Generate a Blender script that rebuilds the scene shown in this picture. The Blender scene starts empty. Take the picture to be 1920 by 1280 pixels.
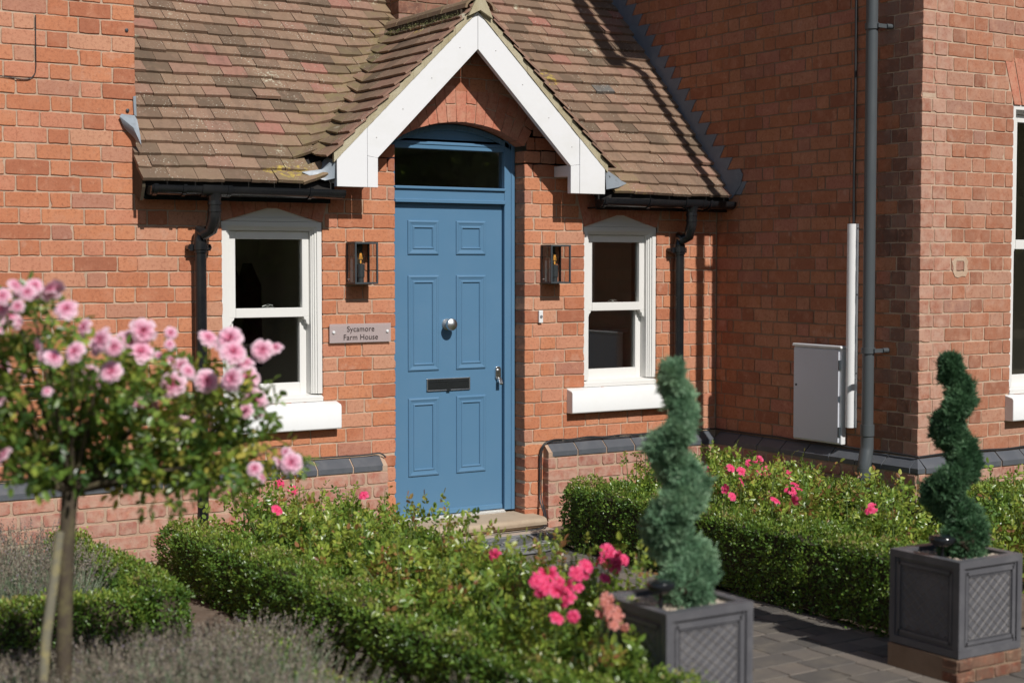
import bpy, math, random
import numpy as np
from mathutils import Vector, Matrix
from math import sin, cos, tan, pi, radians, sqrt, atan2, asin

SC = bpy.context.scene
COL = SC.collection
rng = random.Random(11)
nr = np.random.default_rng(5)
G = -0.15                       # ground level (door threshold is 0)
Z0 = 1.813                      # a bed joint; courses are .0871 m
CO = 0.0871
XS = 7.104                      # side wall of the wing
YR = -1.905                     # front wall of the wing
TP = 1.09                       # main roof slope

# ------------------------------------------------------------------ materials
def N(nt, t, **kw):
    n = nt.nodes.new(t)
    for k, v in kw.items():
        if k in n.inputs.keys():
            n.inputs[k].default_value = v
        else:
            setattr(n, k, v)
    return n

def newmat(name, rough=.7, col=(.5, .5, .5), metal=0.0, spec=.5, coat=0.0):
    m = bpy.data.materials.new(name); m.use_nodes = True
    nt = m.node_tree; b = nt.nodes['Principled BSDF']
    b.inputs['Base Color'].default_value = (*col, 1)
    b.inputs['Roughness'].default_value = rough
    b.inputs['Metallic'].default_value = metal
    b.inputs['Specular IOR Level'].default_value = spec
    b.inputs['Coat Weight'].default_value = coat
    return m, nt, b

def objco(nt):
    return nt.nodes.new('ShaderNodeTexCoord').outputs['Object']

def noise(nt, scale, detail=4, rough=.55, co=None, stretch=None):
    n = N(nt, 'ShaderNodeTexNoise'); n.inputs['Scale'].default_value = scale
    n.inputs['Detail'].default_value = detail; n.inputs['Roughness'].default_value = rough
    c = co or objco(nt)
    if stretch:
        mp = N(nt, 'ShaderNodeMapping'); mp.inputs['Scale'].default_value = stretch
        nt.links.new(c, mp.inputs['Vector']); c = mp.outputs['Vector']
    nt.links.new(c, n.inputs['Vector'])
    return n.outputs['Fac']

def ramp(nt, fac, stops, interp='LINEAR'):
    r = N(nt, 'ShaderNodeValToRGB'); e = r.color_ramp.elements; r.color_ramp.interpolation = interp
    while len(e) < len(stops): e.new(.5)
    for i, (p, c) in enumerate(stops):
        e[i].position = p; e[i].color = (*c, 1) if len(c) == 3 else c
    nt.links.new(fac, r.inputs['Fac'])
    return r.outputs['Color']

def mixc(nt, fac, a, b, blend='MIX'):
    n = N(nt, 'ShaderNodeMix', data_type='RGBA', blend_type=blend)
    for sock, v in ((n.inputs[0], fac), (n.inputs[6], a), (n.inputs[7], b)):
        if isinstance(v, (int, float)): sock.default_value = v
        elif isinstance(v, tuple): sock.default_value = (*v, 1) if len(v) == 3 else v
        else: nt.links.new(v, sock)
    return n.outputs[2]

def mth(nt, op, a, b=0.0):
    n = N(nt, 'ShaderNodeMath', operation=op)
    for s, v in ((n.inputs[0], a), (n.inputs[1], b)):
        if isinstance(v, (int, float)): s.default_value = v
        else: nt.links.new(v, s)
    return n.outputs[0]

def step(nt, fac, lo, hi):
    n = N(nt, 'ShaderNodeMapRange'); n.inputs['From Min'].default_value = lo; n.inputs['From Max'].default_value = hi
    nt.links.new(fac, n.inputs['Value']); return n.outputs['Result']

def bump(nt, b, h, strength=.4, dist=.003):
    n = N(nt, 'ShaderNodeBump'); n.inputs['Strength'].default_value = strength; n.inputs['Distance'].default_value = dist
    nt.links.new(h, n.inputs['Height']); nt.links.new(n.outputs['Normal'], b.inputs['Normal'])

def attr(nt):
    a = N(nt, 'ShaderNodeAttribute', attribute_name='variation')
    s = N(nt, 'ShaderNodeSeparateColor'); nt.links.new(a.outputs['Color'], s.inputs['Color'])
    return s.outputs[0], s.outputs[1], s.outputs[2]

def mat_brick(name, stops, wash=0.0, washcol=(.5, .36, .28)):
    m, nt, b = newmat(name, .93, spec=.2)
    r, g, bl = attr(nt); co = objco(nt)
    base = ramp(nt, r, stops)
    n1 = noise(nt, 55, 5, .65, co); n2 = noise(nt, 9, 4, .6, co); n3 = noise(nt, 2.2, 3, .5, co); n4 = noise(nt, 300, 3, .6, co)
    c = mixc(nt, mth(nt, 'MULTIPLY', step(nt, n1, .50, .68), .62), base, (.27, .095, .052))
    c = mixc(nt, mth(nt, 'MULTIPLY', step(nt, n2, .5, .75), .5), c, (.56, .27, .17))
    c = mixc(nt, mth(nt, 'MULTIPLY', step(nt, n4, .60, .70), .6), c, (.14, .065, .045))
    n5 = noise(nt, 26, 6, .75, co); c = mixc(nt, mth(nt, 'MULTIPLY', step(nt, n5, .56, .66), .38), c, (.60, .33, .20)); c = mixc(nt, mth(nt, 'MULTIPLY', step(nt, n5, .30, .40), -.45), c, (.60, .33, .20)) if False else c
    c = mixc(nt, mth(nt, 'MULTIPLY', step(nt, n3, .5, .8), .25), c, (.26, .11, .075))
    big = noise(nt, 14, 3, .5, co)
    c = mixc(nt, mth(nt, 'MULTIPLY', mth(nt, 'MULTIPLY', step(nt, big, .55, .75), step(nt, g, .82, .9)), .35), c, (.58, .42, .33))
    if wash > 0:
        wn = noise(nt, 18, 4, .6, co)
        c = mixc(nt, mth(nt, 'MULTIPLY', step(nt, wn, .36, .62), wash), c, washcol)
    nt.links.new(c, b.inputs['Base Color'])
    stk = noise(nt, 1.0, 4, .6, co, (5, 5, .5)); c = mixc(nt, mth(nt, 'MULTIPLY', step(nt, stk, .48, .72), .38), c, (.20, .095, .06))
    soot = noise(nt, .9, 3, .6, co); c = mixc(nt, mth(nt, 'MULTIPLY', step(nt, soot, .5, .7), .16), c, (.62, .40, .28))
    h = mth(nt, 'ADD', n1, mth(nt, 'MULTIPLY', n4, .5))
    bump(nt, b, h, .75, .003)
    return m

BR_STOPS = [(0, (.35, .13, .075)), (.10, (.44, .16, .085)), (.35, (.51, .195, .10)), (.6, (.56, .23, .118)),
            (.8, (.53, .22, .135)), (.93, (.55, .28, .175)), (1, (.40, .18, .125))]
M_BRICK = mat_brick('red_brick', BR_STOPS)
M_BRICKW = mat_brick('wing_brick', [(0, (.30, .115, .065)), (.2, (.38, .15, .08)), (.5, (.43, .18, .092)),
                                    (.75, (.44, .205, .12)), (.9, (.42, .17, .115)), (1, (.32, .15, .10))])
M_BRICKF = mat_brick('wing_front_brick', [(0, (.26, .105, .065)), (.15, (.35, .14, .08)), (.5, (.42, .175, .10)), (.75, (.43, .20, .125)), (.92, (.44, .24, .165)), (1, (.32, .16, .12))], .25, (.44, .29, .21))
M_PLBR = mat_brick('plinth_brick', [(0, (.33, .13, .10)), (.4, (.42, .17, .12)), (.8, (.47, .21, .15)), (1, (.36, .17, .14))], .55)
M_GAUGED = mat_brick('rubbed_brick', [(0, (.46, .15, .09)), (.5, (.52, .18, .115)), (1, (.50, .21, .14))], .22, (.58, .38, .26))

def mat_mortar(name, c1, c2):
    m, nt, b = newmat(name, .95, spec=.1)
    n1 = noise(nt, 6, 5, .6); n2 = noise(nt, 160, 4, .7)
    c = ramp(nt, n1, [(.3, c1), (.7, c2)])
    c = mixc(nt, mth(nt, 'MULTIPLY', step(nt, n2, .55, .7), .5), c, (.16, .11, .08))
    nt.links.new(c, b.inputs['Base Color']); bump(nt, b, n2, .8, .004)
    return m
M_QUOIN = mat_brick('dark_quoin_brick', [(0, (.15, .075, .055)), (.4, (.22, .105, .072)), (.8, (.25, .14, .105)), (1, (.30, .19, .15))], .3, (.24, .16, .125))
M_QUOINF = mat_brick('bleached_quoin_brick', [(0, (.34, .15, .10)), (.4, (.43, .20, .135)), (.8, (.46, .25, .18)), (1, (.42, .22, .16))], .5, (.50, .34, .26))
M_OLDBR = mat_brick('mossy_brick', [(0, (.13, .055, .038)), (.6, (.20, .08, .05)), (1, (.16, .09, .06))], .5, (.13, .11, .08))
M_MORTAR = mat_mortar('lime_mortar', (.40, .275, .195), (.56, .42, .31))
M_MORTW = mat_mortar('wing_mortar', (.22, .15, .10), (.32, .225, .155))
M_MORTP = mat_mortar('plinth_mortar', (.42, .28, .20), (.50, .37, .27))
M_VERGE = mat_mortar('verge_mortar', (.36, .30, .18), (.52, .47, .34))

def mat_tile():
    m, nt, b = newmat('clay_roof_tile', .85, spec=.3)
    r, g, bl = attr(nt); co = objco(nt)
    base = ramp(nt, r, [(0, (.125, .088, .060)), (.25, (.19, .125, .086)), (.5, (.24, .155, .105)), (.78, (.28, .178, .122)),
                        (.95, (.28, .155, .115)), (.978, (.34, .15, .115)), (.988, (.16, .14, .125)), (1, (.12, .12, .115))])
    n1 = noise(nt, 40, 5, .65, co); n2 = noise(nt, 3.5, 4, .6, co); n3 = noise(nt, 12, 3, .6, co)
    c = mixc(nt, mth(nt, 'MULTIPLY', step(nt, n1, .45, .7), .4), base, (.16, .095, .06))
    c = mixc(nt, mth(nt, 'MULTIPLY', step(nt, n2, .5, .75), .3), c, (.225, .175, .105))
    c = mixc(nt, mth(nt, 'MULTIPLY', step(nt, n3, .55, .7), .3), c, (.33, .21, .15))
    v = N(nt, 'ShaderNodeTexVoronoi'); v.inputs['Scale'].default_value = 62; nt.links.new(co, v.inputs['Vector'])
    dn = noise(nt, 5, 3, .5, co)
    dots = mth(nt, 'MULTIPLY', mth(nt, 'LESS_THAN', v.outputs['Distance'], mth(nt, 'MULTIPLY', step(nt, n1, .3, .7), .36)), step(nt, dn, .42, .62))
    c = mixc(nt, mth(nt, 'MULTIPLY', dots, .75), c, (.55, .52, .42))
    ln = noise(nt, 34, 5, .7, co)
    pn = noise(nt, 2.6, 2, .5, co, (1, 1, 1)); pw = noise(nt, 3.1, 2, .5, co, (1.3, 1.1, .9))
    yl = mth(nt, 'MULTIPLY', step(nt, ln, .50, .58), step(nt, pn, .70, .74))
    c = mixc(nt, mth(nt, 'MULTIPLY', yl, .9), c, (.50, .37, .07))
    wl = mth(nt, 'MULTIPLY', step(nt, ln, .50, .58), step(nt, pw, .66, .71))
    c = mixc(nt, mth(nt, 'MULTIPLY', wl, .85), c, (.55, .53, .40))
    sd_ = noise(nt, 1.0, 4, .65, co, (9, 3, 1.6)); c = mixc(nt, mth(nt, 'MULTIPLY', step(nt, sd_, .50, .75), .5), c, (.10, .07, .05))
    # moss film that sits in the valley: blue channel marks those tiles
    mo = mth(nt, 'MULTIPLY', bl, step(nt, noise(nt, 16, 4, .6, co), .35, .62))
    c = mixc(nt, mth(nt, 'MULTIPLY', mo, .6), c, (.20, .17, .07))
    nt.links.new(c, b.inputs['Base Color']); bump(nt, b, mth(nt, 'ADD', n1, mth(nt, 'MULTIPLY', dots, .3)), .6, .002)
    return m
M_TILE = mat_tile()

def mat_paint(name, col, rough=.35, dirt=0.0, dirtcol=(.3, .26, .2), bscale=60, bstr=.06, metal=0.0, coat=0.0, dmg=3.0):
    m, nt, b = newmat(name, rough, col, metal, coat=coat)
    n1 = noise(nt, dmg, 5, .65); n2 = noise(nt, bscale, 4, .6)
    if dirt > 0:
        c = mixc(nt, mth(nt, 'MULTIPLY', step(nt, n1, .48, .75), dirt), col, dirtcol)
        nt.links.new(c, b.inputs['Base Color'])
    rr = N(nt, 'ShaderNodeMapRange'); rr.inputs['From Min'].default_value = .3; rr.inputs['From Max'].default_value = .7
    rr.inputs['To Min'].default_value = max(.05, rough - .08); rr.inputs['To Max'].default_value = rough + .12
    nt.links.new(n1, rr.inputs['Value']); nt.links.new(rr.outputs['Result'], b.inputs['Roughness'])
    bump(nt, b, n2, bstr, .002)
    return m
M_BLUE = mat_paint('blue_door_paint', (.090, .195, .315), .36, .10, (.115, .215, .32))
M_WHITE = mat_paint('white_board_paint', (.76, .755, .76), .45, .45, (.60, .59, .54))
M_CREAM = mat_paint('cream_window_paint', (.72, .705, .675), .42, .12, (.62, .58, .50))
M_SILL = mat_paint('white_sill_paint', (.77, .77, .765), .6, .22, (.60, .55, .46), 30, .3)
M_BLACK = mat_paint('black_plastic', (.012, .013, .015), .16, .25, (.05, .045, .04), 80, .05)
M_CABLE = mat_paint('black_cable', (.02, .02, .022), .5)
M_PIPE = mat_paint('grey_black_pipe_paint', (.075, .084, .090), .36, .2, (.08, .08, .08), 90, .08)
M_LAMP = mat_paint('anthracite_metal', (.045, .055, .062), .45, .1, (.06, .06, .06))
M_STEEL = mat_paint('brushed_steel', (.62, .62, .62), .28, metal=1.0)
M_WPLAS = mat_paint('white_plastic', (.74, .74, .74), .4, .15, (.6, .57, .5))
M_BOX = mat_paint('meter_box_plastic', (.60, .61, .66), .5, .15, (.5, .46, .42), 200, .15)
M_LEAD = mat_paint('lead_sheet', (.16, .19, .235), .5, .45, (.27, .30, .34), 25, .5, dmg=14)
M_LEADL = mat_paint('pale_lead', (.25, .285, .32), .42, .6, (.13, .145, .165), 25, .5, dmg=20)
M_BLUEBR = mat_paint('blue_engineering_brick', (.085, .092, .105), .5, .5, (.14, .14, .145), 70, .35, dmg=9)
M_STONE = mat_paint('sandstone_step', (.40, .31, .22), .8, .6, (.28, .20, .14), 90, .6, dmg=7)
M_CONC = mat_paint('pale_concrete', (.42, .34, .27), .9, .5, (.28, .22, .18), 120, .6, dmg=8)
M_RUBBER = mat_paint('rubber_mat', (.10, .105, .11), .6, .4, (.16, .16, .155), 90, .3, dmg=12)
M_PLANTER = mat_paint('faux_lead_fibreglass', (.098, .097, .106), .40, .6, (.17, .165, .17), 45, .35, dmg=9)
M_PLANTL = mat_paint('planter_lattice_wear', (.16, .145, .135), .6, .5, (.10, .095, .09), 60, .4, dmg=14)
M_INK = mat_paint('sign_lettering', (.035, .02, .02), .6)
M_SCREEN, nt, b = newmat('dark_roofing_felt', .9, (.02, .017, .015))

def mat_glass(name, tint=(1, 1, 1), rough=.0, refl=1.0):
    m = bpy.data.materials.new(name); m.use_nodes = True; nt = m.node_tree; nt.nodes.clear()
    o = N(nt, 'ShaderNodeOutputMaterial'); t = N(nt, 'ShaderNodeBsdfTransparent'); t.inputs['Color'].default_value = (*tint, 1)
    g = N(nt, 'ShaderNodeBsdfGlossy'); g.inputs['Roughness'].default_value = rough
    ge = N(nt, 'ShaderNodeNewGeometry'); dp = N(nt, 'ShaderNodeVectorMath', operation='DOT_PRODUCT')
    nt.links.new(ge.outputs['Incoming'], dp.inputs[0]); nt.links.new(ge.outputs['Normal'], dp.inputs[1])
    sch = mth(nt, 'POWER', mth(nt, 'SUBTRACT', 1.0, mth(nt, 'ABSOLUTE', dp.outputs['Value'])), 5.0)
    mx = N(nt, 'ShaderNodeMixShader')
    nt.links.new(mth(nt, 'ADD', mth(nt, 'MULTIPLY', sch, .9), .045 * refl), mx.inputs[0])
    nt.links.new(t.outputs[0], mx.inputs[1]); nt.links.new(g.outputs[0], mx.inputs[2]); nt.links.new(mx.outputs[0], o.inputs['Surface'])
    bm_ = N(nt, 'ShaderNodeBump'); bm_.inputs['Strength'].default_value = .04; bm_.inputs['Distance'].default_value = .01
    nt.links.new(noise(nt, 3, 2), bm_.inputs['Height']); nt.links.new(bm_.outputs['Normal'], g.inputs['Normal'])
    return m
M_GLASS = mat_glass('window_glass', (.88, .89, .87), 0, 3.0)
M_LGLASS = mat_glass('lantern_glass', (.95, .94, .93), .0, .8)
M_BULB = mat_glass('bulb_glass', (.97, .93, .86), .0, 1.4)
M_FIL, nt, b = newmat('amber_filament', .4, (.8, .42, .08)); b.inputs['Emission Color'].default_value = (1, .5, .1, 1); b.inputs['Emission Strength'].default_value = .5
M_ACRYL, nt, b = newmat('frosted_acrylic', .35, (.52, .43, .42)); b.inputs['Alpha'].default_value = .68
M_ROOM, nt, b = newmat('dim_room_plaster', .9, (.72, .68, .60))
M_COAT, nt, b = newmat('dark_red_cloth', .9, (.09, .012, .018))
M_SOIL = mat_paint('garden_soil', (.12, .085, .06), .95, .7, (.19, .145, .11), 60, 1.0, dmg=25)

def mat_ground():
    m, nt, b = newmat('gravelly_earth', .95, spec=.15)
    n1 = noise(nt, 1.2, 5, .6); n2 = noise(nt, 60, 4, .7)
    c = ramp(nt, n1, [(.35, (.10, .085, .06)), (.65, (.16, .13, .10))])
    c = mixc(nt, step(nt, n2, .5, .7), c, (.21, .18, .14))
    nt.links.new(c, b.inputs['Base Color']); bump(nt, b, n2, .8, .01); return m
M_GROUND = mat_ground()

def mat_paver():
    m, nt, b = newmat('path_paver', .85, spec=.3)
    r, g, bl = attr(nt); co = objco(nt)
    c = ramp(nt, r, [(0, (.075, .069, .064)), (.35, (.110, .098, .088)), (.7, (.145, .125, .108)), (1, (.18, .15, .125))])
    n1 = noise(nt, 7, 5, .65, co); n2 = noise(nt, 120, 4, .7, co)
    c = mixc(nt, mth(nt, 'MULTIPLY', step(nt, n1, .45, .7), .5), c, (.20, .17, .13))
    c = mixc(nt, mth(nt, 'MULTIPLY', step(nt, n2, .55, .7), .4), c, (.06, .055, .05))
    nt.links.new(c, b.inputs['Base Color']); bump(nt, b, n2, .6, .004); return m
M_PAVER = mat_paver()

def mat_leaf(name, stops, rough=.35, trans=.35, tcol=None, spec=.5, spots=None):
    m = bpy.data.materials.new(name); m.use_nodes = True; nt = m.node_tree
    b = nt.nodes['Principled BSDF']; o = nt.nodes['Material Output']
    r, g, bl = attr(nt)
    c = ramp(nt, r, stops)
    hv = N(nt, 'ShaderNodeHueSaturation'); nt.links.new(c, hv.inputs['Color'])
    vv = N(nt, 'ShaderNodeMapRange'); vv.inputs['To Min'].default_value = .7; vv.inputs['To Max'].default_value = 1.35
    nt.links.new(g, vv.inputs['Value']); nt.links.new(vv.outputs['Result'], hv.inputs['Value'])
    c = hv.outputs['Color']
    nt.links.new(c, b.inputs['Base Color']); b.inputs['Roughness'].default_value = rough; b.inputs['Specular IOR Level'].default_value = spec
    if trans > 0:
        t = N(nt, 'ShaderNodeBsdfTranslucent'); mx = N(nt, 'ShaderNodeMixShader'); mx.inputs[0].default_value = trans
        tc = mixc(nt, .5, c, tcol or (.35, .45, .05)) if tcol is not False else c
        nt.links.new(tc, t.inputs['Color'])
        nt.links.new(b.outputs[0], mx.inputs[1]); nt.links.new(t.outputs[0], mx.inputs[2]); nt.links.new(mx.outputs[0], o.inputs['Surface'])
    return m
M_BOXLEAF = mat_leaf('box_leaf', [(0, (.030, .072, .016)), (.4, (.065, .138, .024)), (.7, (.135, .225, .034)), (.92, (.26, .33, .055)), (1, (.30, .25, .10))], .34, .32)
M_ROSELEAF = mat_leaf('rose_leaf', [(0, (.045, .10, .026)), (.3, (.09, .18, .034)), (.6, (.18, .28, .045)), (.88, (.33, .39, .065)), (.96, (.34, .30, .07)), (1, (.26, .11, .05))], .31, .34, spec=.6)
M_TREELEAF = mat_leaf('standard_rose_leaf', [(0, (.04, .095, .028)), (.35, (.08, .165, .035)), (.65, (.16, .26, .045)), (.87, (.30, .37, .065)), (1, (.48, .41, .09))], .33, .42, spec=.7)
M_CONIFER = mat_leaf('cypress_spray', [(0, (.08, .17, .085)), (.45, (.19, .34, .20)), (.8, (.34, .50, .31)), (1, (.50, .63, .43))], .5, .4, (.30, .45, .30))
M_CONIFERD = mat_leaf('dark_cypress_spray', [(0, (.035, .085, .042)), (.45, (.065, .15, .068)), (.8, (.12, .235, .115)), (1, (.20, .33, .18))], .5, .35, (.10, .22, .10))
M_LAVLEAF = mat_leaf('lavender_leaf', [(0, (.11, .16, .08)), (.5, (.19, .25, .15)), (1, (.31, .36, .25))], .7, .15, False)
M_LAVHEAD = mat_leaf('lavender_head', [(0, (.12, .095, .07)), (.5, (.21, .175, .135)), (.85, (.30, .26, .20)), (1, (.20, .165, .21))], .85, .15, False)
M_FARLEAF = mat_leaf('distant_tree_leaf', [(0, (.05, .10, .025)), (.6, (.12, .19, .045)), (1, (.2, .27, .07))], .5, .5)
M_PINK = mat_leaf('pale_pink_petal', [(0, (.68, .10, .25)), (.3, (.78, .24, .40)), (.65, (.84, .42, .56)), (1, (.90, .68, .76))], .6, .35, False)
M_HOT = mat_leaf('hot_pink_petal', [(0, (.70, .30, .30)), (.12, (.80, .10, .22)), (.45, (.78, .035, .15)), (.8, (.82, .08, .22)), (1, (.87, .28, .42))], .6, .3, False)
M_FADE = mat_leaf('faded_coral_petal', [(0, (.52, .20, .10)), (.5, (.62, .20, .16)), (1, (.66, .34, .28))], .7, .3, False)
M_BARK = mat_paint('rose_bark', (.070, .052, .034), .85, .7, (.17, .15, .065), 60, 1.0, dmg=20)
M_STAKE = mat_paint('lichened_stake', (.17, .155, .11), .9, .75, (.40, .33, .12), 40, .8, dmg=18)
M_TWIG = mat_paint('hedge_twigs', (.060, .045, .028), .95, .5, (.035, .045, .018), 60, 1.0, dmg=30)
M_STEM = mat_paint('green_stem', (.10, .15, .04), .6)
M_PEBBLE = mat_paint('gravel_pebble', (.50, .42, .34), .8, .5, (.30, .24, .19), 60, .4, dmg=30)
M_SOLAR = mat_paint('solar_cell', (.012, .016, .028), .18, coat=.6)

# ------------------------------------------------------------------ mesh tools
def link(o, parent=None):
    COL.objects.link(o)
    if parent is not None:
        o.parent = parent
        mi = Matrix.Identity(4); p = parent
        while p is not None:
            mi = mi @ Matrix.Translation(-p.location) if False else mi
            p = p.parent
        o.matrix_parent_inverse = Matrix.Translation(-Vector(parent.get('_w', (0, 0, 0))))
    return o

def tag(o, label=None, cat=None, group=None, kind=None):
    if label: o['label'] = label
    if cat: o['category'] = cat
    if group: o['group'] = group
    if kind: o['kind'] = kind
    return o

def empty(name, loc, label, cat, group=None, kind=None):
    o = bpy.data.objects.new(name, None); o.empty_display_size = .1; o.location = loc; o['_w'] = tuple(loc)
    COL.objects.link(o); return tag(o, label, cat, group, kind)

class MB:
    def __init__(s): s.v = []; s.f = []; s.m = []; s.c = []
    def add(s, vs, fs, m=0, c=None):
        k = len(s.v); s.v += [tuple(v) for v in vs]
        c = c or (rng.random(), rng.random(), 0.0)
        s.c += [c] * len(vs)
        for f in fs: s.f.append(tuple(i + k for i in f)); s.m.append(m)
        return s
    def box(s, x0, x1, y0, y1, z0, z1, m=0, c=None):
        vs = [(x, y, z) for x in (x0, x1) for y in (y0, y1) for z in (z0, z1)]
        return s.add(vs, [(0, 1, 3, 2), (4, 6, 7, 5), (0, 4, 5, 1), (2, 3, 7, 6), (0, 2, 6, 4), (1, 5, 7, 3)], m, c)
    def prism(s, poly, y0, y1, m=0, c=None, axis='Y'):
        """polygon of (a,b); axis Y -> (x,z) pairs; X -> (y,z); Z -> (x,y)"""
        def P(a, b, t): return {'Y': (a, t, b), 'X': (t, a, b), 'Z': (a, b, t)}[axis]
        n = len(poly); vs = [P(a, b, y0) for a, b in poly] + [P(a, b, y1) for a, b in poly]
        fs = [tuple(range(n)), tuple(range(2 * n - 1, n - 1, -1))] + [(i, i + n, (i + 1) % n + n, (i + 1) % n) for i in range(n)]
        return s.add(vs, fs, m, c)
    def tube(s, pts, r, n=12, m=0, cap=True, c=None):
        pts = [Vector(p) for p in pts]; rs = r if isinstance(r, (list, tuple)) else [r] * len(pts)
        vs = []; prev = None
        for i, p in enumerate(pts):
            d = (pts[min(i + 1, len(pts) - 1)] - pts[max(i - 1, 0)]).normalized()
            if prev is None: a = d.orthogonal().normalized()
            else: a = (prev - d * prev.dot(d)).normalized()
            prev = a; b = d.cross(a)
            for k in range(n):
                t = 2 * pi * k / n; vs.append(p + (a * cos(t) + b * sin(t)) * rs[i])
        fs = []
        for i in range(len(pts) - 1):
            for k in range(n): fs.append((i * n + k, i * n + (k + 1) % n, (i + 1) * n + (k + 1) % n, (i + 1) * n + k))
        if cap: fs += [tuple(range(n - 1, -1, -1)), tuple(range((len(pts) - 1) * n, len(pts) * n))]
        return s.add(vs, fs, m, c)
    def lathe(s, prof, center, n=24, m=0, axis='Z', c=None):
        """prof: list of (radius, height)"""
        vs = []
        for r, h in prof:
            for k in range(n):
                t = 2 * pi * k / n
                p = {'Z': (r * cos(t), r * sin(t), h), 'Y': (r * cos(t), h, r * sin(t))}[axis]
                vs.append((p[0] + center[0], p[1] + center[1], p[2] + center[2]))
        fs = [(i * n + k, i * n + (k + 1) % n, (i + 1) * n + (k + 1) % n, (i + 1) * n + k) for i in range(len(prof) - 1) for k in range(n)]
        fs += [tuple(range(n)), tuple(range((len(prof) - 1) * n, len(prof) * n))]
        return s.add(vs, fs, m, c)
    def build(s, name, mats, parent=None, smooth=False, bevel=0.0, label=None):
        me = bpy.data.meshes.new(name); me.from_pydata(s.v, [], s.f)
        if not isinstance(mats, (list, tuple)): mats = [mats]
        for mt in mats: me.materials.append(mt)
        me.polygons.foreach_set('material_index', s.m)
        a = me.attributes.new('variation', 'FLOAT_COLOR', 'POINT')
        arr = np.ones((len(s.v), 4), np.float32); arr[:, :3] = np.array(s.c, np.float32).reshape(-1, 3); a.data.foreach_set('color', arr.ravel())
        import bmesh
        bm = bmesh.new(); bm.from_mesh(me); bmesh.ops.recalc_face_normals(bm, faces=bm.faces); bm.to_mesh(me); bm.free()
        if smooth:
            me.polygons.foreach_set('use_smooth', [True] * len(me.polygons))
            try: me.set_sharp_from_angle(angle=radians(38))
            except Exception: pass
        o = bpy.data.objects.new(name, me); link(o, parent)
        if bevel:
            md = o.modifiers.new('bevel', 'BEVEL'); md.width = bevel; md.segments = 2; md.limit_method = 'ANGLE'; md.angle_limit = radians(40)
        if label: o['label'] = label
        return o

def np_mesh(name, V, F, C, mats, parent=None, smooth=True, midx=None):
    """V (n,3), F (m,k) same-size polygons, C (n,3)"""
    me = bpy.data.meshes.new(name); V = np.asarray(V, np.float32); F = np.asarray(F, np.int32)
    me.vertices.add(len(V)); me.vertices.foreach_set('co', V.ravel())
    m, k = F.shape
    me.loops.add(m * k); me.loops.foreach_set('vertex_index', F.ravel())
    me.polygons.add(m); me.polygons.foreach_set('loop_start', np.arange(m, dtype=np.int32) * k)
    try: me.polygons.foreach_set('loop_total', np.full(m, k, np.int32))
    except Exception: pass
    if not isinstance(mats, (list, tuple)): mats = [mats]
    for mt in mats: me.materials.append(mt)
    if midx is not None: me.polygons.foreach_set('material_index', np.asarray(midx, np.int32))
    me.polygons.foreach_set('use_smooth', np.full(m, smooth))
    a = me.attributes.new('variation', 'FLOAT_COLOR', 'POINT'); arr = np.ones((len(V), 4), np.float32); arr[:, :3] = C; a.data.foreach_set('color', arr.ravel())
    me.update(calc_edges=True)
    o = bpy.data.objects.new(name, me); link(o, parent); return o

def unit(a): return a / np.maximum(np.linalg.norm(a, axis=-1, keepdims=True), 1e-9)

LEAF = np.array([(0, 0, 0), (.28, -.42, .10), (.72, -.36, .10), (1, 0, -.04), (.72, .36, .10), (.28, .42, .10)])
def leaves(P, D, Nn, L, W, C):
    """oval leaves folded on the midrib: 6 verts, 2 quads each. P pos, D direction, Nn rough normal"""
    n = len(P); D = unit(D); S = unit(np.cross(Nn, D)); U = np.cross(D, S)
    L = np.broadcast_to(np.asarray(L, float), (n,))[:, None]; W = np.broadcast_to(np.asarray(W, float), (n,))[:, None]
    V = np.zeros((n, 6, 3))
    for i, (a, b_, c_) in enumerate(LEAF): V[:, i] = P + D * a * L + S * b_ * W + U * c_ * W
    base = (np.arange(n) * 6)[:, None]
    F = np.concatenate([base + np.array([[0, 1, 2, 3]]), base + np.array([[0, 3, 4, 5]])])
    return V.reshape(-1, 3), F, np.repeat(C, 6, axis=0)

def blades(P, D, S, L, W, C, droop=0.0):
    """thin 3-segment blades, 2 quads"""
    n = len(P); D = unit(D); S = unit(S)
    L = np.asarray(L)[:, None]; V = np.zeros((n, 6, 3))
    for i, (a, w) in enumerate(((0, 1.), (.5, .9), (1, .35))):
        c = P + D * a * L + np.array([0, 0, -droop]) * (a * a) * L
        V[:, 2 * i] = c - S * w * W / 2; V[:, 2 * i + 1] = c + S * w * W / 2
    base = (np.arange(n) * 6)[:, None]
    F = np.concatenate([base + np.array([[0, 1, 3, 2]]), base + np.array([[2, 3, 5, 4]])])
    return V.reshape(-1, 3), F, np.repeat(C, 6, axis=0)

def join(parts):
    V = []; F = []; C = []; M = []; k = 0
    for p in parts:
        V.append(p[0]); F.append(p[1] + k); C.append(p[2]); M.append(np.full(len(p[1]), p[3] if len(p) > 3 else 0)); k += len(p[0])
    return np.concatenate(V), np.concatenate(F), np.concatenate(C), np.concatenate(M)

def vnoise(P, freq, seed=0):
    """smooth value noise in -1..1 at the points P"""
    g = np.random.default_rng(seed + 991); T = g.uniform(-1, 1, 4096); Q = P * freq + 1000.5; I = np.floor(Q).astype(np.int64); f = Q - I; f = f * f * (3 - 2 * f); out = 0
    for dx in (0, 1):
        for dy in (0, 1):
            for dz in (0, 1):
                h = ((I[:, 0] + dx) * 73856093 ^ (I[:, 1] + dy) * 19349663 ^ (I[:, 2] + dz) * 83492791) & 4095
                w_ = (f[:, 0] if dx else 1 - f[:, 0]) * (f[:, 1] if dy else 1 - f[:, 1]) * (f[:, 2] if dz else 1 - f[:, 2]); out = out + T[h] * w_
    return out

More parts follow.
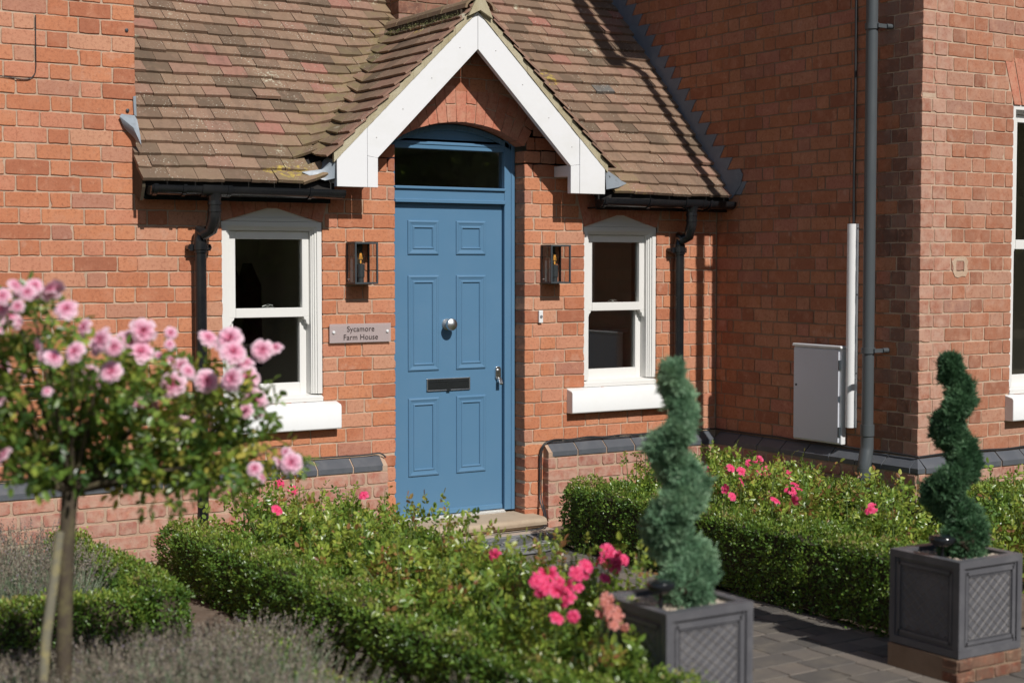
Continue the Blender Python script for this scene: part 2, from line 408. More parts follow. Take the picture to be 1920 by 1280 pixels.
def rc(n, lo=0, hi=1):
    c = nr.random((n, 3)); c[:, 0] = lo + (hi - lo) * c[:, 0]; return c

def quad_boxes(bs):
    V = []; F = []
    for x0, x1, y0, y1, z0, z1 in bs:
        k = len(V); V += [(x, y, z) for x in (x0, x1) for y in (y0, y1) for z in (z0, z1)]
        F += [tuple(i + k for i in f) for f in [(0, 1, 3, 2), (4, 6, 7, 5), (0, 4, 5, 1), (2, 3, 7, 6), (0, 2, 6, 4), (1, 5, 7, 3)]]
    return np.array(V, float), np.array(F), np.tile((.5, .5, 0), (len(V), 1))

# ------------------------------------------------------------------ bricks
def brick(mb, P, u0, u1, z0, z1, depth=.014, m=0, jit=.0014, proud=0.0, rough=1.0, ch=1.0):
    """one brick: irregular rounded outline on the wall plane. P(u,z,d)->xyz, d outward"""
    w, h = u1 - u0, z1 - z0
    if w < .015: return
    c = (rng.random(), rng.random(), 0.0)
    r = min(rng.uniform(.002, .006) * ch, w * .25)
    nu = 4 if w > .15 else (3 if w > .07 else 2)
    out = []
    def J(a=1.0): return rng.uniform(-jit, jit) * rough * a
    for i in range(nu + 1):
        t = i / nu; out.append((u0 + r * 1.3 + (w - 2.6 * r) * t, z0 + J()))
    out.append((u1 + J(), z0 + r * 1.3)); out.append((u1 + J(), (z0 + z1) / 2)); out.append((u1 + J(), z1 - r * 1.3))
    for i in range(nu, -1, -1):
        t = i / nu; out.append((u0 + r * 1.3 + (w - 2.6 * r) * t, z1 + J()))
    out.append((u0 + J(), z1 - r * 1.3)); out.append((u0 + J(), (z0 + z1) / 2)); out.append((u0 + J(), z0 + r * 1.3))
    if rng.random() < .12 * ch:          # a knocked corner
        k = rng.choice([0, nu + 1, nu + 3, len(out) - 1]); a, b_ = out[k]
        out[k] = (a + (.010 if a < (u0 + u1) / 2 else -.010), b_ + (.007 if b_ < (z0 + z1) / 2 else -.007))
    n = len(out); uc, zc = (u0 + u1) / 2, (z0 + z1) / 2
    pr = proud + rng.uniform(-.0016, .0016)
    tu, tz = rng.uniform(-.008, .008), rng.uniform(-.012, .012)
    vs = []
    for a, b_ in out: vs.append(P(a, b_, -depth))
    for a, b_ in out: vs.append(P(a, b_, pr - .0030 + tu * (a - uc) + tz * (b_ - zc)))
    ins = .0022
    for a, b_ in out:
        a2 = a + (ins if a < uc else -ins) * (1 if abs(a - uc) > .3 * w else abs(a - uc) / (.3 * w)); b2 = b_ + (ins if b_ < zc else -ins) * (1 if abs(b_ - zc) > .3 * h else abs(b_ - zc) / (.3 * h))
        vs.append(P(a2, b2, pr + tu * (a - uc) + tz * (b_ - zc)))
    fs = [tuple(range(2 * n, 3 * n))]
    for i in range(n):
        j = (i + 1) % n
        fs += [(i, j, j + n, i + n), (i + n, j + n, j + 2 * n, i + 2 * n)]
    mb.add(vs, fs, m, c)

def lay(mb, P, za, zb, spans, phase=0.0, deep=.013, co=CO, z0=Z0, S=.238, H=.119, m=0, joint=.0082, proud=0.0, jit=.0021, ch=.9, edges=(), mfun=None):
    """lay Flemish-bond courses between za and zb"""
    k0 = int(math.ceil((za - z0) / co - .5)); k1 = int(math.floor((zb - z0) / co + .5))
    for k in range(k0, k1):
        a = max(z0 + k * co, za); b_ = min(z0 + (k + 1) * co, zb)
        if b_ - a < .02: continue
        per = S + H; sh = phase + (0 if k % 2 else S / 2 - H / 2 + H) + rng.uniform(-.012, .012)
        for (s0, s1) in spans((a + b_) / 2):
            cuts = []
            j = int((s0 - sh) / per) - 1
            while sh + j * per < s1 + per:
                for t in (sh + j * per, sh + j * per + S):
                    if s0 + .05 < t < s1 - .05: cuts.append(t + rng.uniform(-.005, .005))
                j += 1
            if rng.random() < .3 and len(cuts) > 4:
                q = rng.randrange(1, len(cuts) - 1); cuts[q] += rng.choice((-.05, .05))
            cuts = [s0] + sorted(cuts) + [s1]
            for i in range(len(cuts) - 1):
                l, r = cuts[i], cuts[i + 1]
                if r - l < .02: continue
                dl = any(abs(l - e) < .004 for e in edges); dr = any(abs(r - e) < .004 for e in edges)
                jj = joint / 2
                brick(mb, P, l + (0 if dl else jj), r - (0 if dr else jj), a + jj + rng.uniform(-.001, .001), b_ - jj + rng.uniform(-.001, .001),
                      .115 if (dl or dr) else deep, mfun((l + r) / 2) if mfun else m, jit, proud, 1.0, ch)

def PF(u, z, d): return (u, -d, z)                       # front walls, y=0
def PR(u, z, d): return (u, YR - d, z)                   # wing front
def PSd(u, z, d): return (XS - d, -u, z)                 # wing side; u = -y

# ------------------------------------------------------------------ the house
house = empty('brick_house', (5, 2, G), 'red brick farmhouse with a tiled porch gable, blue door and clay roof', 'house')

DX0, DX1, DC = 4.526, 5.483, 5.004
ARC_R, ARC_Z = .947, 1.543
def arc_z(x):
    return ARC_Z + sqrt(max(ARC_R ** 2 - (x - DC) ** 2, 0))
WL = (3.39, 4.03); WR = (5.96, 6.57); WZ0, WZ1, WAP = .765, 1.80, 1.935
def head_z(x, w, e=0.0):
    xm = (w[0] + w[1]) / 2; t = 1 - abs(x - xm) / ((w[1] - w[0]) / 2)
    return 1.845 + e + (WAP - 1.845) * max(0., t)
VR = ARC_R + .235
def fspans(z, x0=.6, x1=7.104):
    """brick spans on the front wall at height z"""
    cut = []
    for w in (WL, WR):
        if WZ0 - .03 < z < 1.845: cut.append(w)
        elif 1.845 <= z < 2.10:
            s = (z - 1.845) * .30 + .012; cut.append((w[0] - s, w[1] + s))
    if z < 2.36: cut.append((DX0, DX1))
    elif z < ARC_Z + VR:
        if z < 2.57:
            hw = .479 + (z - 2.36) / .2 * .118
        else: hw = sqrt(VR ** 2 - (z - ARC_Z) ** 2)
        cut.append((DC - hw - .004, DC + hw + .004))
    lo, hi = x0, x1
    res = []; top = 2.17
    if z > top:
        # left block goes on up; the middle only under the porch gable
        a = (3.13 - z) / .97
        segs = [(x0, 2.885)] + ([(DC - a, DC + a)] if a > .06 else [])
    else: segs = [(x0, x1)]
    for s0, s1 in segs:
        cur = s0
        for c0, c1 in sorted(cut):
            if c1 <= cur or c0 >= s1: continue
            if c0 > cur: res.append((cur, c0))
            cur = max(cur, c1)
        if cur < s1: res.append((cur, s1))
    return res

mb = MB()
lay(mb, PF, .41, 4.0, fspans, phase=.02, edges=(DX0, DX1, WL[0], WL[1], WR[0], WR[1], 2.885))
# pier of the door below the plinth line and the returns beside the plinth ends
lay(mb, PF, G, .41, lambda z: [(4.44, DX0), (DX1, 5.63)], phase=.11, edges=(DX0, DX1, 4.44, 5.63), ch=2.6, jit=.003)
front_bricks = mb
wall = mb.build('wall', [M_BRICK], house, label='front wall of weathered red brick with pale mortar')

def column_wall(mb, xs, ranges, y0, y1, m=0):
    for a, b_ in zip(xs[:-1], xs[1:]):
        for z0, z1 in ranges((a + b_) / 2, a, b_):
            if isinstance(z0, tuple): mb.prism([(a, z0[0]), (b_, z0[1]), (b_, z1), (a, z1)], y0, y1, m)
            elif z1 - z0 > 1e-4: mb.box(a, b_, y0, y1, z0, z1, m)
# mortar body behind the bricks, with the openings left out
e = .006
xs = [-2., .6, 2.885 - e, 3.39 - e, 4.03 + e, DX0 - e, DX1 + e, 5.96 - e, 6.57 + e, 7.15]
xs = sorted(set(xs + [DX0 - e + (DX1 - DX0 + 2 * e) * i / 24 for i in range(25)] + [3.39 - e + (.64 + 2 * e) * i / 12 for i in range(13)] + [5.96 - e + (.61 + 2 * e) * i / 12 for i in range(13)]))
def franges(x, a, b_):
    top = 6.3 if x < 2.885 - e else (2.2 if abs(x - DC) > .93 else 3.13 - max(abs(a - DC), abs(b_ - DC)) * .97)
    if DX0 - e < x < DX1 + e: return [((arc_z(a) + e, arc_z(b_) + e), top)]
    for w in (WL, WR):
        if w[0] - e < x < w[1] + e: return [(G - .1, WZ0 - .02), ((head_z(a, w, .004), head_z(b_, w, .004)), top)]
    return [(G - .1, top)]
mm = MB(); column_wall(mm, xs, franges, .0058, .30)
mm.build('mortar', M_MORTAR, wall)

# voussoirs: door arch and the two window heads
mb = MB()
nv = 15; amax = asin(.479 / ARC_R)
for i in range(nv):
    a0 = -amax + 2 * amax * i / nv + .0012; a1 = -amax + 2 * amax * (i + 1) / nv - .0012
    def PV(u, z, d, a0=a0, a1=a1):
        ang = a0 + (a1 - a0) * u / .066; return (DC + z * sin(ang), -d, ARC_Z + z * cos(ang))
    if i % 2:
        brick(mb, PV, 0, .066, ARC_R + .001, VR - .003, .115, 0, .0011)
    else:
        s = ARC_R + (.115 if i % 4 else .12)
        brick(mb, PV, 0, .066, ARC_R + .001, s - .003, .115, 0, .0011); brick(mb, PV, 0, .066, s + .003, VR - .003, .02, 0, .0011)
mb.build('arch', M_GAUGED, wall, label='rubbed brick arch over the blue door')
for w in (WL, WR):
    mb = MB(); nvw = 9
    for i in range(nvw):
        t0 = i / nvw; t1 = (i + 1) / nvw
        def PW(u, z, d, w=w, t0=t0, t1=t1):
            t = t0 + (t1 - t0) * u; sp = .075 * z; x = (w[0] - sp) + (w[1] - w[0] + 2 * sp) * t
            xb = w[0] + (w[1] - w[0]) * t; zb = head_z(xb, w); zt = 2.115
            return (x, -d, zb + (zt - zb) * z)
        n_ = [PW(a, b_, -.1) for a, b_ in ((.02, .0), (.98, .0), (.98, 1), (.02, 1))]
        n2 = [PW(a, b_, .0) for a, b_ in ((.02, .0), (.98, .0), (.98, 1), (.02, 1))]
        mb.add(n_ + n2, [(4, 5, 6, 7), (0, 1, 5, 4), (1, 2, 6, 5), (2, 3, 7, 6), (3, 0, 4, 7)])
    mb.build('arch', M_GAUGED, wall)

# plinth with chamfered blue brick capping
def plinth(name, P, ua, ub, open_a=False, open_b=False, phase=0.0, ca=None, cb=None):
    mb = MB(); zt = .322; dp = .062
    def P2(u, z, d): return P(u, z, d + dp)
    lay(mb, P2, G - .05, zt, lambda z: [(ua, ub)], phase=phase, z0=zt, edges=[x for x, f in ((ua, open_a), (ub, open_b)) if f], ch=1.6, jit=.002, joint=.014, co=.083)
    q = [(0, 0), (dp - .006, 0), (dp - .006, 0), (0, 0)]
    lo, hi = ua + .004, ub - .004
    vs = [P(lo, G - .1, -.01), P(hi, G - .1, -.01), P(hi, zt, -.01), P(lo, zt, -.01), P(lo, G - .1, dp - .005), P(hi, G - .1, dp - .005), P(hi, zt, dp - .005), P(lo, zt, dp - .005)]
    mb.add(vs, [(4, 5, 6, 7), (0, 1, 5, 4), (1, 2, 6, 5), (2, 3, 7, 6), (3, 0, 4, 7)], 1)
    # capping bricks
    ua = ua if ca is None else ca; ub = ub if cb is None else cb; lo, hi = ua + .004, ub - .004
    n = max(1, round((ub - ua) / .24)); L = (ub - ua) / n
    for i in range(n):
        a, b_ = ua + i * L + .005, ua + (i + 1) * L - .005
        ra = .05 if (i == 0 and open_a) else 0; rb = .05 if (i == n - 1 and open_b) else 0
        j = rng.uniform(-.0015, .0015)
        prof = [(-.02, zt + .004), (dp + .004 + j, zt + .004), (dp + .004 + j, zt + .036), (.004, .412 + j), (-.02, .412 + j)]
        us = [a] + ([a + .012, a + .028, a + .05] if ra else []) + ([b_ - .05, b_ - .028, b_ - .012] if rb else []) + [b_]
        def sc(u):
            if ra and u < a + .05: return (.25, .62, .88, 1)[us.index(u)]
            if rb and u > b_ - .05: return (1, .88, .62, .25)[us.index(u) - (len(us) - 4)]
            return 1.0
        vs = []
        for u in us:
            for d, z in prof: vs.append(P(u, zt + .004 + (z - zt - .004) * (1 if sc(u) > .99 else .55 + .45 * sc(u)), d * sc(u) if d > 0 else d))
        k = len(prof); fs = [tuple(range(k)), tuple(range(len(us) * k - 1, len(us) * k - k - 1, -1))]
        for q_ in range(len(us) - 1):
            for t in range(k): fs.append((q_ * k + t, q_ * k + (t + 1) % k, (q_ + 1) * k + (t + 1) % k, (q_ + 1) * k + t))
        mb.add(vs, fs, 2)
    vs = [P(lo, zt, -.01), P(hi, zt, -.01), P(hi, .405, .002), P(lo, .405, .002), P(lo, zt, dp - .003), P(hi, zt, dp - .003), P(hi, zt + .032, dp - .003), P(lo, zt + .032, dp - .003)]
    mb.add(vs, [(0, 1, 5, 4), (4, 5, 6, 7), (7, 6, 2, 3), (0, 4, 7, 3), (1, 2, 6, 5)], 1)
    return mb.build(name, [M_PLBR, M_MORTP, M_BLUEBR], house, bevel=0)
plinth('plinth', PF, .6, 4.44, open_b=True).__setitem__('label', 'brick plinth with chamfered blue capping left of the door')
plinth('plinth', PF, 5.63, 7.05, open_a=True, phase=.1)
plinth('plinth', PSd, .056, 1.954, cb=1.905)
pq = plinth('plinth', PR, 7.05, 9.4, phase=.2, ca=XS)
mb = MB(); a_, b_, zt_ = XS - .059, YR - .059, .326
mb.add([(a_, b_, zt_), (XS + .003, b_, zt_), (XS + .003, YR + .003, zt_), (a_, YR + .003, zt_), (a_, b_, .358), (XS + .003, b_, .358), (XS + .003, YR - .004, .412), (XS - .004, YR + .003, .412), (a_, YR + .003, .358), (XS - .004, YR - .004, .412)],
       [(0, 1, 5, 4), (0, 4, 8, 3), (4, 5, 6, 9), (4, 9, 7, 8), (1, 2, 6, 5), (3, 8, 7, 2), (0, 3, 2, 1), (9, 6, 2, 7)])
mb.build('plinth_corner', M_BLUEBR, house, bevel=.002)

# wing side wall and front wall
mb = MB()
def yroof(z): return (z - 2.06) / TP - .15
def sspans(z):
    u0 = -3.6 if z > 2.3 else 0.0
    if z > 2.3: u0 = max(-3.6, -(yroof(z) + .12))
    return [(u0, -YR - (0 if int(round((z - Z0) / CO - .5)) % 2 else .124))]
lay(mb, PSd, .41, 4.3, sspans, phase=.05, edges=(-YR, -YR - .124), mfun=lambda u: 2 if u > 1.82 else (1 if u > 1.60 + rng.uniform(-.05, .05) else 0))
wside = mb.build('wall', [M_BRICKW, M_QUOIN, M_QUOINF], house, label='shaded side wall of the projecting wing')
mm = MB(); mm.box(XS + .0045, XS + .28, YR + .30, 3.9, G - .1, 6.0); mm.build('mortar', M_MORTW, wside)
mb = MB()
RW = (7.93, 8.83); RWZ1 = 2.60
def rspans(z, lo=XS, hi=9.4):
    if int(round((z - Z0) / CO - .5)) % 2: lo = XS + .124
    if .765 < z < RWZ1: return [(lo, RW[0]), (RW[1], hi)]
    if RWZ1 <= z < RWZ1 + .30: s = (z - RWZ1) * .35; return [(lo, RW[0] - s), (RW[1] + s, hi)]
    return [(lo, hi)]
lay(mb, PR, .41, 4.3, rspans, phase=.0, edges=(XS, XS + .124, RW[0], RW[1]), mfun=lambda u: 1 if u < 7.36 + rng.uniform(-.06, .06) else 0)
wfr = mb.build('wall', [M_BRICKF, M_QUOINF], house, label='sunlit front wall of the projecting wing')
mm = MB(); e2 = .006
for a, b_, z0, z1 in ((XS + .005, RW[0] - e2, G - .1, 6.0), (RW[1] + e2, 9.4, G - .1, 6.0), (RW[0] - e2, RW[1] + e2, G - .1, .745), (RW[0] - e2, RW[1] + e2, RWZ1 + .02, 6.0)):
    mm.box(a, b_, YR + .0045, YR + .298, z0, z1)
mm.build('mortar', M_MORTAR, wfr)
mb = MB()
for i in range(12):
    t0, t1 = (i + .06) / 12, (i + .94) / 12
    def q(t, z): sp = .10 * z; return ((RW[0] - sp) + (RW[1] - RW[0] + 2 * sp) * t, RWZ1 + .29 * z + .0 * t)
    pts = [q(t0, 0), q(t1, 0), q(t1, 1), q(t0, 1)]; mb.prism(pts, YR, YR + .1)
mb.build('arch', M_GAUGED, wfr)
# bright re-pointed patch round one brick on the wing front
mb = MB()
ring = []
for i in range(14):
    t = 2 * pi * i / 14; ring.append((7.452 + (.066 + rng.uniform(-.008, .008)) * max(-1, min(1, 1.2 * cos(t))), 1.578 + (.062 + rng.uniform(-.008, .008)) * max(-1, min(1, 1.2 * sin(t)))))
inn = [(7.452 + .036 * max(-1, min(1, 1.4 * cos(2 * pi * i / 14))), 1.582 + .032 * max(-1, min(1, 1.4 * sin(2 * pi * i / 14)))) for i in range(14)]
vs = [(a, YR - .004, b_) for a, b_ in ring] + [(a, YR - .004, b_) for a, b_ in inn] + [(a, YR + .004, b_) for a, b_ in ring]
mb.add(vs, [(i, (i + 1) % 14, (i + 1) % 14 + 14, i + 14) for i in range(14)] + [(i, (i + 1) % 14, (i + 1) % 14 + 28, i + 28) for i in range(14)])
mb.build('patch', mat_mortar('patch_mortar', (.46, .31, .21), (.56, .42, .31)), wfr)

# upper storeys and inner masses (seen only from the side), eaves of the wing
mb = MB()
mb.box(-2, 2.88, .31, 4.2, G, 6.2, 0); mb.box(XS + .285, 9.38, YR + .31, 4.0, 3.2, 6.0, 0)
mb.box(-2, 9.38, 4.2, 4.4, G, 6.0, 0)
mb.build('wall', M_MORTAR, house, label='plain inner masonry behind the brick faces')
# upper wing eaves: soffit, gutter
mb = MB()
mb.box(XS - .16, 9.6, YR - .16, YR, 5.66, 5.72, 0); mb.box(XS - .16, XS, YR, 4.3, 5.66, 5.72, 0)
mb.prism([(XS - .2, 5.70), (8.4, 7.1), (9.7, 5.9), (9.6, 5.70)], YR - .2, 4.3, 1)
mb.build('roof', [M_WHITE, M_TILE], house, label='upper roof and eaves of the projecting wing')

# ------------------------------------------------------------------ roof tiles
ZR = 3.222; PG = .97
def zmain(y): return 2.06 + TP * (y + .15)
def zporch(x): return ZR - PG * abs(x - DC)
def smax(a, b_, k):
    h = max(k - abs(a - b_), 0) / k; return max(a, b_) + h * h * k * .25
def tile(mb, corners, th, c, chip=True):
    """corners: 4 top points lower-left, lower-right, upper-right, upper-left"""
    a, b_, c_, d = [Vector(p) for p in corners]
    n = (b_ - a).cross(d - a).normalized(); down = -n * th
    mid = (a + b_) / 2 + Vector((0, 0, rng.uniform(-.0015, .0005))); t1 = a.lerp(b_, .25); t3 = a.lerp(b_, .75)
    e1 = (a - d).normalized() * rng.uniform(-.002, .002); e2 = (a - d).normalized() * rng.uniform(-.002, .002)
    low = [a + e2 * .5, t1 + e1, mid + e2, t3 + e1, b_]
    vs = low + [c_, d] + [p + down for p in low] + [c_ + down, d + down]
    mb.add(vs, [tuple(range(7)), (0, 7, 8, 1), (1, 8, 9, 2), (2, 9, 10, 3), (3, 10, 11, 4), (4, 11, 12, 5), (6, 13, 7, 0), (5, 12, 13, 6)], 0, c)

GA = .0995; sl = math.hypot(1, TP); cy, cz = 1 / sl, TP / sl
ROWDZ = GA * cz
mb = MB(); tw = .1615
rows = 37
for k in range(rows):
    z_lo = 2.06 + k * ROWDZ
    off = (k % 2) * tw / 2 + rng.uniform(-.01, .01)
    x = 2.862 - off
    ylo = yroof(z_lo)
    wob = rng.uniform(-.002, .002)
    while x < XS:
        w = tw + rng.uniform(-.003, .003)
        xa, xb = max(x, 2.862), min(x + w - .003, XS - .002); x += w
        if xb - xa < .03: continue
        xm = (xa + xb) / 2
        if zporch(xm) > z_lo + .10 and abs(xm - DC) < 1.05: continue
        lift = rng.uniform(0, .006) + (.012 if rng.random() < .04 else 0); sk = rng.uniform(-.005, .005); dl = rng.uniform(-.005, .005) + wob
        def pt(xx, s, up):     # s distance upslope from the row's lower edge
            y = ylo + s * cy; z = zmain(y)
            sag = .006 * sin(xx * 1.7 + k * .21) + .004 * sin(xx * 4.3 - k * .3)
            zp = zporch(xx) if abs(xx - DC) < 1.06 else -9
            zz = smax(z, min(zp, z + .02), .16) if zp > z - .16 else z
            return (xx, y - up * cz + 0, zz + up * cy + sag)
        tl = .029 + lift
        near = max(0, 1 - abs(zporch(xm) - (z_lo + .03)) / .32) if 3.3 < xm < 6.7 else 0
        c = (rng.random() ** 1.0, rng.random(), near)
        tile(mb, [pt(xa, -.004 + dl, tl), pt(xb, -.004 + dl + sk, tl + rng.uniform(-.002, .002)), pt(xb, GA + .03, .008), pt(xa, GA + .03, .008)], .019, c)
roof = mb.build('roof', M_TILE, house, label='weathered brown clay tile roof above the ground floor')
# felt deck under the tiles
mb = MB()
def deckz(y): return zmain(y) - .012
mb.add([(2.89, -.13, deckz(-.13)), (XS, -.13, deckz(-.13)), (XS, 2.6, deckz(2.6)), (2.89, 2.6, deckz(2.6)), (2.89, -.13, deckz(-.13) - .05), (XS, -.13, deckz(-.13) - .05), (XS, 2.6, deckz(2.6) - .05), (2.89, 2.6, deckz(2.6) - .05)],
       [(0, 1, 2, 3), (4, 5, 6, 7), (0, 1, 5, 4), (0, 3, 7, 4)])
# cut the part in front of the gable wall: build as two pieces instead
mb = MB()
for a, b_ in ((2.89, 4.05), (5.96, XS)):
    vs = [(a, -.13, deckz(-.13)), (b_, -.13, deckz(-.13)), (b_, .05, deckz(.05)), (a, .05, deckz(.05))]
    mb.add(vs + [(x, y, z - .045) for x, y, z in vs], [(0, 1, 2, 3), (4, 5, 6, 7), (0, 1, 5, 4), (0, 3, 7, 4), (1, 2, 6, 5)])
for a, b_, ya in ((2.89, 4.05, .05), (5.96, XS, .05), (4.05, 5.96, .95)):
    vs = [(a, ya, deckz(ya)), (b_, ya, deckz(ya)), (b_, 2.7, deckz(2.7)), (a, 2.7, deckz(2.7))]
    mb.add(vs + [(x, y, z - .045) for x, y, z in vs], [(0, 1, 2, 3), (4, 5, 6, 7), (0, 1, 5, 4), (0, 3, 7, 4)])
mb.build('roof_deck', M_SCREEN, roof)
mb = MB(); mb.prism([(2.55, zmain(2.55) - .1), (2.6, zmain(2.55) + .12), (2.72, zmain(2.55) + .12), (4.3, 3.6), (4.3, 3.4)], 2.89, XS, 0, axis='X')
mb.build('ridge', M_TILE, roof)
# fascia and soffit
for a, b_ in ((2.89, 4.03), (5.98, 7.10)):
    mb = MB(); mb.box(a, b_, -.115, -.095, 1.955, 2.035); mb.box(a, b_, -.095, -.003, 1.962, 1.974)
    mb.build('fascia', M_BLACK, house)
# left verge board of the main roof
mb = MB(); mb.prism([(-.15, 2.02), (-.15, 2.055), (.0, 2.22), (.0, 2.0), (-.11, 1.95)], 2.866, 2.884, axis='X')
mb.build('fascia', M_TWIG, house, label='dark weathered end of the eaves by the left wall')

# porch roof
mb = MB(); gp = ROWDZ / (PG / math.hypot(1, PG)); cxp = 1 / math.hypot(1, PG); czp = PG / math.hypot(1, PG)
yf = -.222
for side in (-1, 1):
    for k in range(0, 15):
        z_lo = 2.06 + (k + 2) * ROWDZ + .012
        if z_lo > ZR - .02: break
        xlo = (ZR - z_lo) / PG
        yend = yroof(z_lo) + .05
        y = yf - rng.uniform(0, .012); first = True; off = (k % 2) * .08
        while y < yend:
            w = (tw - off if first else tw) + rng.uniform(-.004, .004); first = False
            ya, yb = y, min(y + w - .003, yend + .06); y += w
            if yb - ya < .03: continue
            lift = rng.uniform(0, .006) + .004
            def pt(yy, s, up):
                X = xlo - s * cxp; z = z_lo + s * czp
                zm = zmain(yy); zz = smax(z, min(zm, z + .02), .16) if zm > z - .16 else z
                return (DC + side * (X + up * czp * .9), yy, zz + up * cxp)
            s1 = min(gp + .03, xlo / cxp)
            tl = .020 + lift
            cs = [pt(ya, -.004, tl), pt(yb, -.004 + rng.uniform(-.003, .003), tl), pt(yb, s1, .006), pt(ya, s1, .006)]
            if side > 0: cs = [cs[1], cs[0], cs[3], cs[2]]
            near = max(0, 1 - abs(zmain((ya + yb) / 2) - z_lo) / .3)
            tile(mb, [cs[1], cs[0], cs[3], cs[2]], .013, (rng.random() * (.93 if ya > yf + .02 else 1) if ya > yf + .02 else rng.uniform(.85, .95), rng.random(), near))
proof = mb.build('porch_roof', M_TILE, house, label='small clay tiled gable roof over the blue door')
mb = MB()
for side in (-1, 1):
    pts = [(DC, ZR - .004), (DC + side * 1.0, ZR - .004 - PG), (DC + side * .98, ZR - .03 - PG), (DC, ZR - .034)]
    mb.prism(pts, -.196, 1.0)
mb.build('roof_deck', M_SCREEN, proof)
# verge mortar bedding: torn strip on both rakes
mb = MB()
for side in (-1, 1):
    n = 40; up = []; lo = []
    for i in range(n + 1):
        t = i / n; x = DC + side * (.02 + .975 * t); zt_ = ZR - PG * abs(x - DC)
        lo.append((x, zt_ - .062)); up.append((x, zt_ - .010 + rng.uniform(-.004, .010)))
    for i in range(n):
        mb.prism([lo[i], lo[i + 1], up[i + 1], up[i]], -.211 + rng.uniform(-.0015, .0015), -.19)
tp = [(DC - .085, ZR - .10), (DC - .05, ZR - .03), (DC - .03, ZR + .005), (DC, ZR + .018), (DC + .035, ZR + .004), (DC + .055, ZR - .03), (DC + .09, ZR - .105), (DC, ZR - .058)]
mb.prism(tp, -.238, -.20)
mb.build('verge', M_VERGE, proof)
# ridge tiles, mossy
mb = MB(); y = -.235
while y < 1.05:
    L = .30; r0 = .118 + rng.uniform(-.003, .003)
    prof = []
    for i in range(9):
        a = pi * (i / 8); prof.append((-cos(a) * r0 * .95, sin(a) * r0 * .62))
    outer = [(DC + a, ZR - .052 + b_) for a, b_ in prof]; inner = [(DC + a * .86, ZR - .052 + b_ * .84) for a, b_ in reversed(prof)]
    pts = outer + inner; n = len(pts); vs = [(a, y, b_) for a, b_ in pts] + [(a, y + L - .008, b_) for a, b_ in pts]
    fs = [(i, i + 1, i + 1 + n, i + n) for i in range(n - 1)] + [(n - 1, 0, n, 2 * n - 1)]
    h = n // 2
    for q0 in (0, n): fs += [(q0 + i, q0 + i + 1, q0 + n - 2 - i, q0 + n - 1 - i) for i in range(h - 1)]
    mb.add(vs, fs, 0, (rng.uniform(.2, .7), .5, .5)); y += L
ridge = mb.build('ridge', M_TILE, proof)
mb = MB()
for i in range(34):
    yy = -.2 + 1.2 * i / 33; a = DC - .118 + rng.uniform(-.004, .004)
    mb.box(a - .006, a + .03, yy, yy + .04, ZR - .135 + rng.uniform(-.008, .004), ZR - .06, 0)
mb.build('bedding', M_TWIG, ridge)
M_MOSS = mat_leaf('roof_moss', [(0, (.05, .055, .018)), (.6, (.09, .09, .03)), (1, (.14, .12, .045))], .9, 0)
n = 2600; P = np.stack([DC - .125 + nr.normal(0, .012, n), nr.uniform(-.2, 1.0, n), ZR - .10 + nr.normal(0, .010, n)], 1)
n3 = 60; P = np.concatenate([P, np.stack([DC + nr.normal(0, .035, n3), -.215 + nr.normal(0, .012, n3), ZR - .045 + nr.normal(0, .012, n3)], 1)]); n += n3
V, F, C = leaves(P, nr.normal(0, 1, (n, 3)), nr.normal(0, 1, (n, 3)), nr.uniform(.006, .014, n), .008, rc(n))
np_mesh('moss', V, F, C, M_MOSS, proof)
# verge end cap (mortar at apex)
# chimney base rising behind the porch ridge
mb = MB()
def PCh(u, z, d): return (u, .86 - d, z)
def PCs(u, z, d): return (5.02 - d, .86 + u, z)
for zz in range(20):
    pass
lay(mb, PCh, 3.2, 4.6, lambda z: [(5.02, 5.62)], edges=(5.02, 5.62)); lay(mb, PCs, 3.2, 4.6, lambda z: [(.124, .6)])
ch = mb.build('chimney', M_QUOIN, roof)  # darkest brick used here: shade on the stack is put into its colour
mm = MB(); mm.box(5.026, 5.615, .865, 1.66, 3.0, 4.6); mm.build('mortar', M_MORTW, ch)

# barge boards
mb = MB()
yb0, yb1 = -.205, -.168
zt = lambda x: ZR - .062 - PG * abs(x - DC)
for s in (-1, 1):
    X = lambda d: DC + s * d
    g_ = .0012
    xo = .974; xi = .702; xm = .772
    inner_z = lambda d: 2.927 - .993 * d
    mb.prism([(X(g_), zt(DC)), (X(xm - g_), zt(X(xm))), (X(xm - g_), 2.30), (X(xi), inner_z(xi)), (X(g_), 2.927)][:2] + [(X(xm - g_), inner_z(xi) + .01), (X(xi), inner_z(xi)), (X(g_), inner_z(0))], yb0, yb1)
    mb.prism([(X(xm + g_), zt(X(xm))), (X(xo), zt(X(xo))), (X(xo), 2.053), (X(xm + g_), 2.053)], yb0 - .002, yb1)
    mb.prism([(X(xi), inner_z(xi) - .001), (X(xm - g_), inner_z(xi) + .008), (X(xm - g_), 2.053), (X(xi), 2.053)], yb0 - .001, yb1)
    # foot box returns to the wall, soffit board along the inner edge
    mb.box(*sorted((X(xo - .02), X(xo - .003))), yb1, -.004, 2.075, zt(X(xo)) - .01)
    mb.box(*sorted((X(xi + .006), X(xi + .09))), yb1, -.003, 2.165, 2.235)
barge = mb.build('bargeboard', M_WHITE, house, bevel=.0015, label='white painted bargeboards of the porch gable')
M_NAIL = mat_paint('filled_nail', (.50, .49, .47), .5)
for s in (-1, 1):
    for d in (.10, .30, .50, .68):
        mb = MB(); x = DC + s * (d + .03); z = 2.927 - .993 * d + .10; mb.lathe([(.0045, 0), (.004, -.002), (0.0005, -.003)], (x, yb0, z), 10, axis='Y')
        mb.build('nail', M_NAIL, barge)

